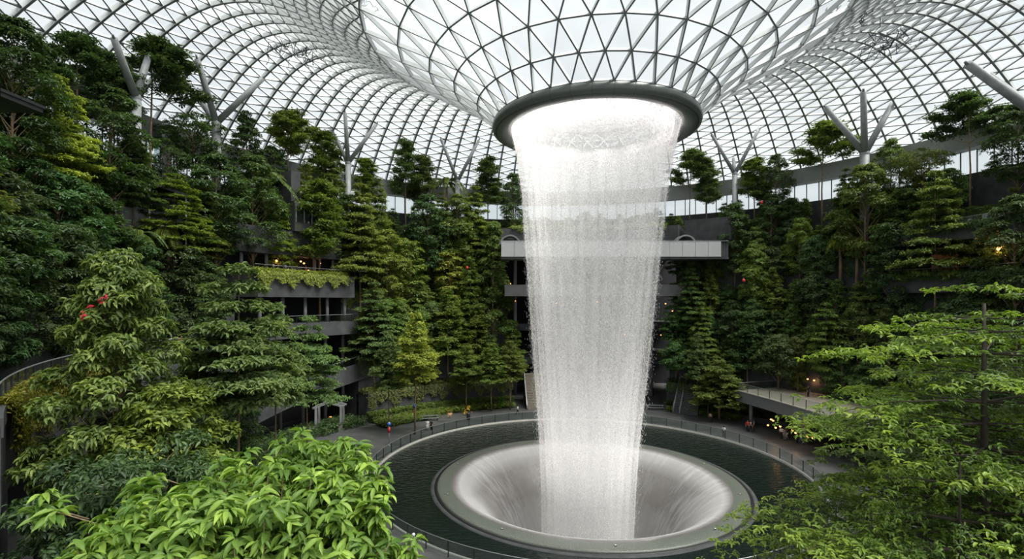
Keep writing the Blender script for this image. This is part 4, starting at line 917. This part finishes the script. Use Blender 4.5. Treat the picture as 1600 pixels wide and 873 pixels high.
# ================================================================ people
SKIN = simple('skin', (0.45, 0.27, 0.18), 0.6, var=.05); HAIR = simple('dark_hair', (0.02, 0.015, 0.012), 0.6)
CL = {'white': (0.65, 0.65, 0.63), 'black': (0.02, 0.02, 0.022), 'red': (0.5, 0.05, 0.05), 'grey': (0.2, 0.2, 0.21), 'blue': (0.05, 0.09, 0.2), 'beige': (0.45, 0.36, 0.26)}
CLM = {k: simple(k + '_cloth', v, 0.8, var=.1) for k, v in CL.items()}
def body_mesh(pose):
    """one skinned body about 1.7 m tall; pose: 'stand', 'walk' or 'sit'"""
    J = {'pel': (0, 0, .95), 'wst': (0, 0, 1.08), 'chs': (0, -.01, 1.30), 'nck': (0, 0, 1.46), 'chin': (0, -.03, 1.53), 'hd': (0, -.02, 1.62), 'top': (0, 0, 1.69)}
    st = {'stand': (0.02, -0.02, .05, -.05), 'walk': (.26, -.24, -.2, .2), 'sit': (0, 0, .1, .1)}[pose]; E = [('pel', 'wst'), ('wst', 'chs'), ('chs', 'nck'), ('nck', 'chin'), ('chin', 'hd'), ('hd', 'top')]
    for s, nm, f, ar in ((1, 'r', st[0], st[2]), (-1, 'l', st[1], st[3])):
        if pose == 'sit': J.update({'hip' + nm: (s * .10, 0, .92), 'kn' + nm: (s * .12, -.42, .95), 'an' + nm: (s * .12, -.44, .55), 'to' + nm: (s * .12, -.6, .50)})
        else: J.update({'hip' + nm: (s * .10, 0, .90), 'kn' + nm: (s * .10, -f * .5 - .02, .48), 'an' + nm: (s * .10, -f * .9 + (.06 if f < 0 else 0), .09), 'to' + nm: (s * .11, -f * .9 - .15, .03)})
        J.update({'sh' + nm: (s * .19, 0, 1.40), 'el' + nm: (s * .25, -ar * .4 + .03, 1.12), 'wr' + nm: (s * .25, -ar - .08, .89), 'hn' + nm: (s * .245, -ar - .12, .82)})
        for k in range(4): J['f%d' % k + nm] = (s * .245, -ar - .165 + k * .026, .735 + (.012 if k in (0, 3) else 0)); E.append(('hn' + nm, 'f%d' % k + nm))
        J['th' + nm] = (s * .235, -ar - .185, .80); E.append(('hn' + nm, 'th' + nm))
        E += [('pel', 'hip' + nm), ('hip' + nm, 'kn' + nm), ('kn' + nm, 'an' + nm), ('an' + nm, 'to' + nm), ('chs', 'sh' + nm), ('sh' + nm, 'el' + nm), ('el' + nm, 'wr' + nm), ('wr' + nm, 'hn' + nm)]
    K = list(J); me = bpy.data.meshes.new('body_bones'); me.from_pydata([J[k] for k in K], [(K.index(a), K.index(b)) for a, b in E], [])
    ob = bpy.data.objects.new('body_tmp', me); C.objects.link(ob); md = ob.modifiers.new('skin', 'SKIN')
    rad = {'pel': (.15, .11), 'wst': (.13, .095), 'chs': (.165, .11), 'nck': (.055, .055), 'chin': (.07, .08), 'hd': (.082, .098), 'top': (.05, .06)}
    for i, k in enumerate(K):
        p = k[:2]; r = rad.get(k) or {'hi': (.09, .09), 'kn': (.06, .06), 'an': (.04, .04), 'to': (.03, .04), 'sh': (.055, .055), 'el': (.042, .042), 'wr': (.027, .03), 'hn': (.022, .042), 'th': (.01, .01)}.get(p, (.009, .009))
        me.skin_vertices[0].data[i].radius = r
    me.skin_vertices[0].data[0].use_root = True
    ob.modifiers.new('sub', 'SUBSURF').levels = 1
    dg = bpy.context.evaluated_depsgraph_get(); out = bpy.data.meshes.new_from_object(ob.evaluated_get(dg)); out.name = 'body_' + pose
    bpy.data.objects.remove(ob); out.materials.clear(); out.materials.append(SKIN)
    for p in out.polygons: p.use_smooth = True
    return out, J
BOD = {}
def person(x, y, z, pose, rz, top, bot, label, group=None, s=1.0):
    if pose not in BOD: BOD[pose] = body_mesh(pose)
    me, J = BOD[pose]; root = empty('person', (x, y, z - (.48 if pose == 'sit' else 0)), rz); root.scale = (s, s, s); tag(root, label, 'person', group)
    link('body', me, root)
    m = MB(); m.lathe([(.01, 1.735), (.07, 1.72), (.098, 1.66), (.10, 1.58), (.085, 1.52)], 12); m.v = [(a, b * 1.12 + .018, c) for a, b, c in m.v]; m.build('hair', HAIR, root, True)
    m = MB(); m.lathe([(.165, .92), (.155, 1.08), (.185, 1.28), (.19, 1.40), (.10, 1.46), (.062, 1.48)], 14); m.v = [(a, b * .72, c) for a, b, c in m.v]
    for n in 'rl': a, b = Vector(J['sh' + n]), Vector(J['el' + n]); m.tube([a + Vector((0, 0, .02)), (a + b) / 2, b], [.075, .066, .058], 8)
    m.build('shirt', CLM[top], root, True)
    m = MB()
    for n in 'rl': m.tube([J['hip' + n], tuple((Vector(J['hip' + n]) + Vector(J['kn' + n])) / 2), J['kn' + n], J['an' + n]], [.115, .10, .08, .06], 9)
    m.lathe([(.15, .84), (.165, .95), (.15, 1.0)], 12); m.build('trousers', CLM[bot], root, True)
    for n in 'rl': a = J['an' + n]; b = J['to' + n]; m = MB(); m.tube([(a[0], a[1] + .05, b[2] + .02), (a[0], a[1] - .02, b[2] + .03), b], [.042, .05, .035], 8); m.build('shoe', M['black'], root, True)
    return root
p = W(668, 673, 82.5); person(p.x, p.y, 0, 'stand', .5, 'white', 'white', 'person in white standing at the pool railing, left of the pair')
p = W(674, 672, 82.5); person(p.x, p.y, 0, 'stand', -.4, 'black', 'black', 'person in dark clothes at the pool railing, right of the pair')
p = W(809, 648, 94); person(p.x, p.y, 0, 'walk', 1.3, 'white', 'black', 'person in white shirt walking near the timber stairs')
p = W(1131, 685, 78.5); person(p.x, p.y, 0, 'stand', 2.6, 'white', 'grey', 'person in white leaning at the pool railing right of the waterfall')
p = W(1110, 661, 88); person(p.x, p.y, 0, 'walk', 2.2, 'beige', 'black', 'person in beige walking beside the right plaza bed')
shop = [(1168, 674, 'red', 'black', 'person in dark clothes first under the corner of the deck'), (1173, 674, 'beige', 'black', 'person in beige shirt in the group under the deck corner'), (1178, 673, 'grey', 'black', 'person in grey top at the group under the deck corner'),
        (1221, 685, 'white', 'black', 'person in white top among the lamp lit tables under the deck'), (1226, 688, 'grey', 'grey', 'tall person in grey standing left of the seated shoppers'), (1229, 686, 'black', 'white', 'person with pale trousers under the deck'),
        (1245, 692, 'grey', 'black', 'person in grey near the nearest lamp lit tables under the deck'), (1252, 694, 'white', 'blue', 'person in white and blue at the near end of the shop row')]
for i, (px, py, a, b, l) in enumerate(shop):
    Y = 21 * F / (py - 470); q = W(px, py, Y); person(q.x, q.y, 0, ('stand', 'walk')[i % 2], random.random() * 6, a, b, l, s=1.05)
p = W(-2, 812, 48); q = W(6, 830, 46.3); person(q.x, q.y, 0, 'stand', .9, 'black', 'black', 'person in black sitting on shade line at the far lower left corner'.replace('sitting on shade line', 'standing in the shade'))
p = W(1248, 612, 74); person(31.5 + 6, 21, DZ + .05, 'stand', .4, 'black', 'black', 'person in black on the deck by the lit shop counter')
for i, (px, a) in enumerate(((427, 'beige'), (446, 'grey'), (478, 'red'))):
    x, y, Y = on_r(px, 50.6); person(x, y, 25.2, 'stand', 2.5, a, 'black', 'person in %s behind the railing of the lamp lit floor at left' % a)
for px, a in ((268, 'white'), (283, 'red')):
    x, y, Y = on_r(px, 51); person(x, y, 15, 'walk', 1.0, a, 'blue', 'person in %s walking on the left walkway' % a)
# ================================================================ plaza furniture
def bench(px, py, rz, label):
    Y = 21 * F / (py - 470); p = W(px, py, Y); r = empty('bench', (p.x, p.y, 0), rz); tag(r, label, 'bench')
    m = MB()
    for k in range(5): m.box(-1.5, -.27 + k * .11, .42, 1.5, -.18 + k * .11, .47)
    m.build('seat', M['rail'], r)
    for s in (-1.3, 1.3):
        m = MB(); m.box(s - .05, -.27, 0, s + .05, -.2, .42); m.box(s - .05, .2, 0, s + .05, .27, .42); m.box(s - .05, -.27, .36, s + .05, .27, .42); m.build('leg', M['post'], r)
    m = MB(); m.box(-1.5, .27, .75, 1.5, .31, .92); m.beam((-1.3, .25, .4), (-1.3, .29, .9), .06, .05); m.beam((1.3, .25, .4), (1.3, .29, .9), .06, .05); m.build('backrest', M['rail'], r)
bench(672, 657, .25, 'pale metal bench between the yellow green tree and the flower bed')
bench(1025, 640, -.1, 'bench beside the foot of the dark broad stairs')
bench(812, 625, .05, 'bench under the slim trunked trees by the timber stairs')
def wpole(px, py, H, bands, label, name='banner_pole'):
    Y = 21 * F / (py - 470); p = W(px, py, Y); r = empty(name, (p.x, p.y, 0)); tag(r, label, 'pole')
    m = MB(); m.tube([(0, 0, 0), (0, 0, H)], .12, 12); m.tube([(0, 0, 0), (0, 0, .12)], .22, 12); m.build('pole', M['rail'], r, True)
    for z0, z1, rr, mt in bands: m = MB(); m.tube([(0, 0, z0), (0, 0, z1)], rr, 14); m.build('band', M[mt], r, True)
wpole(608, 696, 3.4, [(2.9, 3.3, .26, 'blue'), (1.9, 2.7, .17, 'red')], 'slim pole with a blue top and a red band in front of the bluish tree')
wpole(648, 664, 3.6, [(2.9, 3.5, .3, 'blue'), (1.7, 2.6, .17, 'orange')], 'slim pole with a blue top and an orange band beside the pale trunk')
# timber gate frame
p = W(520, 668, 84); g = empty('gate_frame', (p.x, p.y - 2, 0), .25); tag(g, 'grey timber gate frame standing before the ramp undercroft', 'gate')
for x, y in ((-1.9, 0), (1.9, 0), (-1.6, 1.6), (2.2, 1.6)): m = MB(); m.box(x - .17, y - .17, 0, x + .17, y + .17, 3.9); m.box(x - .28, y - .28, 0, x + .28, y + .28, .9); m.build('post', M['concrete_light'], g)
m = MB(); m.beam((-2.4, 0, 3.8), (0, 0, 4.6), .3, .3); m.beam((0, 0, 4.6), (2.4, 0, 3.8), .3, .3); m.beam((-2.1, 1.6, 3.8), (.3, 1.6, 4.6), .3, .3); m.beam((.3, 1.6, 4.6), (2.7, 1.6, 3.8), .3, .3)
for k in range(6): m.beam((-2.2 + k * .9, -.2, 3.95 + .7 * (1 - abs(k - 2.5) / 2.5)), (-1.9 + k * .9, 1.8, 3.95 + .7 * (1 - abs(k - 2.5) / 2.5)), .1, .12)
m.build('roof_beams', M['concrete_light'], g)
def bin_(px, py, label):
    Y = 21 * F / (py - 470); p = W(px, py, Y); r = empty('litter_bin', (p.x, p.y, 0)); tag(r, label, 'bin')
    m = MB(); m.lathe([(.3, 0), (.34, .05), (.34, .95), (.30, 1.0), (.01, 1.0)], 16); m.build('body', M['black'], r, True)
    m = MB(); m.lathe([(.36, 1.0), (.36, 1.08), (.2, 1.18), (.01, 1.2)], 16); m.build('lid', M['post'], r, True)
bin_(732, 655, 'black litter bin behind the pool railing under the yellow flowers')
bin_(1206, 665 + 4, 'black litter bin beside the column under the deck')
def bloom(px, py, Y, col, label, s=.5, n=9):
    p = W(px, py, Y); r = empty('flower_cluster', p); tag(r, label, 'flowers'); R = np.random.default_rng(px)
    c = R.normal(0, .35, (n, 3)) * s; P, D, U, Ls, Ws, rn = rosettes(c, unit(c + [0, -.2, .4]), 5, .13 + s * .12, .02, R, 0, .7)
    o = link('petals', leaves_mesh('petals', P, D, U, Ls, Ws, TL4, mat=M['leaf'], rnd=rn * .3 + .35, R=R), r); o.color = tuple(col) + (1,)
    m = MB(); m.tube([(0, 0, -.9 * s), (0, 0, 0)], .02, 5)
    for i in range(0, n, 2): m.tube([(0, 0, -.3 * s), tuple(c[i])], .012, 4)
    m.build('stem', M['bark'], r)
bloom(728, 640, 93, (.8, .45, .03), 'yellow flowers in the bed behind the black litter bin', 1.1)
bloom(703, 647, 91, (.75, .45, .2), 'pale orange flowers beside the bench in the left bed', .8)
for px, py, Y, l in ((141, 478, 27.2, 'topmost red flowers in the big tree by the left walkway'), (160, 466, 27, 'red flowers at the right of the topmost ones in the big tree'), (130, 492, 26.8, 'lowest red flowers in the big tree by the left walkway')): bloom(px, py, Y, (.6, .03, .07), l, .25, 4)
for px, py, l in ((55, 655, 'upper orange flower tips on the creeper of the left walkway'), (75, 672, 'orange flower tips low on the creeper of the left walkway'), (20, 640, 'orange flower tips nearest the left edge on the walkway creeper')): bloom(px, py, 29.5 + px * .09, (.6, .2, .04), l, .3, 5)
bloom(1545, 457, on_r(1545, 50.2)[2], (.8, .04, .03), 'red flowers right of the top of the big foreground tree', .4, 5)
# ================================================================ lamps
def lamp(p, s, label, group, power=0, nm='pendant_lamp', stem=.6):
    r = empty(nm, p); tag(r, label, 'lamp', group)
    m = MB(); m.sphere((0, 0, 0), s, 10, 8, .8); m.build('globe', M['warm'], r, True)
    m = MB(); m.tube([(0, 0, s * .7), (0, 0, stem)], .02, 5); m.tube([(0, 0, s * .62), (0, 0, s * .95)], [s * .5, s * .25], 8); m.build('cord', M['black'], r)
    if power:
        ld = bpy.data.lights.new('glow', 'POINT'); ld.energy = power; ld.color = (1, .5, .2); ld.shadow_soft_size = s; lo = bpy.data.objects.new('glow', ld); C.objects.link(lo); lo.parent = r; lo.location = (0, 0, -s * 1.5)
LL = 'warm globe lamp glowing in the dark floor behind the upper left railing'
for px, dz in ((432, 2.4), (470, 2.6), (475, 2.3), (482, 1.1), (500, 2.5)):
    x, y, Y = on_r(px, 53.5); lamp((x, y, 25.2 + dz), .16, LL, 'lamps of the upper left open floor', 60 if px in (470, 432) else 0, stem=28.5 - 25.2 - dz)
LS = 'small warm lamp over the tables of the shop row under the right deck'
for px, py in ((1200, 664), (1212, 668), (1219, 666), (1238, 672), (1243, 676), (1262, 682), (1208, 657), (1205, 655), (1270, 684)):
    q = W(px, py, 21 * F / (215 + (px - 1200) * .3)); lamp((q.x, q.y, min(3.2, q.z)), .15, LS, 'warm lamps under the right deck', 18 if px in (1212, 1243) else 0, stem=max(.3, 3.9 - min(3.2, q.z)))
LD = 'warm lamp in the dark room behind the right deck'
for px, py in ((1262, 592), (1272, 594), (1282, 596)): q = W(px, py, 84); lamp(q, .14, LD, 'lamps behind the deck', 25 if px == 1272 else 0, stem=.7)
LG_ = 'tiny warm lamp in the dark storeys behind the waterfall'
for x, z in ((-9, 21), (-8, 30), (-10, 24.8), (24, 20.4), (25.5, 18.8), (23, 13.5), (0, 20.5), (9, 20.8), (15, 13.6)): lamp((x, 51.5, z), .15, LG_, 'lamps behind the waterfall', 0)
lamp(W(516, 652, 92), .3, 'warm lit globe glowing through the timber gate frame', None, 80, stem=1.2)
lamp(W(568, 624, 93), .3, 'orange lamp at the inner corner of the ramp undercroft', None, 120, stem=.8)
x, y, Y = on_r(1560, 51.9); lamp((x, y, 27.6), .2, 'warm lamp lighting the orange timber room at right', None, 160, stem=1.2)
for px, py, Y, l in ((1190, 316, 98, 'red paper lantern in the trees right of the slim V shaped column'), (1162, 438, 88, 'red lantern low among the trees right of the bridge'), (730, 418, 97, 'red lantern low on the left slope near the bridge')):
    r = empty('lantern', W(px, py, Y)); tag(r, l, 'lantern'); m = MB(); m.sphere((0, 0, 0), .26, 12, 10, 1.15); m.build('shade', M['red'], r, True); m = MB(); m.tube([(0, 0, .4), (0, 0, 1.0)], .02, 5); m.tube([(0, 0, -.55), (0, 0, -.4)], .09, 6); m.build('cord', M['black'], r)
# ================================================================ roof-level pavilion, boxes, posts
x, y, Y = on_r(240, 56.5); g = empty('roof_pavilion', (x, y, 28), math.radians(52)); tag(g, 'small pavilion with a dark sloping roof on the upper left slope', 'pavilion')
m = MB(); m.hexa([(-5, -2, 8.9), (3.5, -2, 6.6), (3.5, 2.5, 6.6), (-5, 2.5, 8.9)], [(-5, -2, 9.3), (3.5, -2, 7.0), (3.5, 2.5, 7.0), (-5, 2.5, 9.3)]); m.box(3.3, -2, 5.9, 3.6, 2.5, 7.0); m.build('roof', M['post'], g)
m = MB(); m.box(-4.6, -1.2, 0, 2.9, 2, 6.4); m.build('wall', M['concrete_light'], g)
for x in (-4.5, -1, 3.1): m = MB(); m.box(x - .1, -1.9, 0, x + .1, -1.7, 6.7 + (3.1 - x) * .27); m.build('post', M['rail'], g)
x, y, Y = on_r(257, 60.5); g = empty('glazed_post', (x, y, 33)); tag(g, 'white square post with a glazed side behind the trees, left of the first pale column', 'post')
m = MB(); m.box(-.1, -.4, 0, .75, .4, 13.2); m.build('post', M['white'], g); m = MB(); m.box(-1.4, -.1, 1, -.1, 0, 12.6); m.build('glass_panel', M['glass'], g)
x, y, Y = on_r(8, 50.5); g = empty('dark_canopy', (x, y, 26)); tag(g, 'flat dark canopy roof poking in at the upper left edge', 'canopy')
z_ = W(20, 150, Y).z - 26; m = MB(); m.box(-9, 0, z_, -.3, 3, z_ + .5); m.box(-9, -.1, z_ + .3, -.2, 3.1, z_ + .5); m.build('roof', M['black'], g); m = MB(); m.box(-6, 1, -10, -5.6, 1.4, z_); m.build('post', M['post'], g)
def cbox(px, r, z0, z1, w_, name, label, win=True):
    x, y, Y = on_r(px, r); g = empty(name, (x, y, z0), -math.atan2(x, y)); tag(g, label, 'building')
    m = MB(); m.box(-w_ / 2, 0, 0, w_ / 2, 4, z1 - z0); m.build('wall', M['concrete'], g)
    if win:
        m = MB(); m.box(-w_ / 2 + .2, -.06, (z1 - z0) * .3, w_ / 2 - .2, 0, (z1 - z0) * .85); f = m.build('window', M['glass'], g)
        m = MB()
        for k in range(5): xx = -w_ / 2 + .2 + (w_ - .4) * k / 4; m.box(xx - .05, -.12, (z1 - z0) * .3, xx + .05, 0, (z1 - z0) * .85)
        m.box(-w_ / 2 + .2, -.12, (z1 - z0) * .85, w_ / 2 - .2, 0, (z1 - z0) * .85 + .1); m.build('window_frame', M['rail'], f)
cbox(487, 51.5, 32.6, 37.6, 6.5, 'concrete_box', 'concrete block with a band of windows above the lamp lit floor at left')
cbox(462, 53.5, 33, 43, 1.8, 'concrete_pier', 'tall bare concrete pier above the window band at left', False)
cbox(1105, 51.0, 33, 37.5, 9, 'concrete_box', 'low grey concrete block standing on the bridge level right of the waterfall', False)
# tunnel shaped canopies at both ends of the bridge
for px, l in ((1072, 'dark arched tunnel mouth on the bridge deck right of the waterfall'), (797, 'dark arched tunnel mouth on the bridge deck left of the waterfall')):
    q = W(px, 378, 102); g = empty('tunnel_mouth', (q.x, q.y, 32.4)); tag(g, l, 'tunnel'); m = MB(); n = 10
    for y0, y1, ra, rb in ((0, 3, 1.9, 1.6),):
        vs = []
        for i in range(n + 1):
            a = PI * i / n
            for rr_, yy in ((ra, y0), (ra, y1), (rb, y1), (rb, y0)): vs.append((rr_ * math.cos(a) * 1.1, yy, rr_ * math.sin(a)))
        m.add(vs, [(i * 4 + k, (i + 1) * 4 + k, (i + 1) * 4 + (k + 1) % 4, i * 4 + (k + 1) % 4) for i in range(n) for k in range(4)])
    m.build('arch', M['concrete_light'], g); m = MB(); m.box(-1.7, 2.6, 0, 1.7, 2.9, 1.3); m.build('dark_panel', M['black'], g)
# tangles of dark cable and netting caught under the roof
def tangle(px, py, Y, s, label):
    p = W(px, py, Y); g = empty('netting_tangle', p); tag(g, label, 'netting'); R = np.random.default_rng(px); m = MB()
    for i in range(34):
        a = Vector(R.normal(0, 1, 3) * [s, s * .5, s * .35]); q = [a]
        for k in range(4): q.append(q[-1] + Vector(R.normal(0, .35 * s, 3)) * .8)
        m.tube(q, .05, 4)
    m.build('strands', M['post'], g)
tangle(553, 14, 62, 1.2, 'dark tangle of netting high under the roof left of the funnel')
tangle(470, 82, 78, 2.2, 'long dark strip of netting under the left roof')
tangle(1385, 68, 66, 1.8, 'dark netting caught under the right roof')
tangle(1330, 18, 60, 1.0, 'small dark netting near the top edge right of the funnel')
# spot lamp at the near pool railing
q = W(646, 853, 43.5); r = empty('flood_lamp', (q.x, q.y, 0)); tag(r, 'small white flood lamp at the near left pool railing', 'lamp'); m = MB(); m.sphere((0, 0, 1.0), .16, 10, 8); m.build('globe', M['white'], r, True); m = MB(); m.tube([(0, 0, 0), (0, 0, .9)], .03, 6); m.build('stem', M['black'], r)
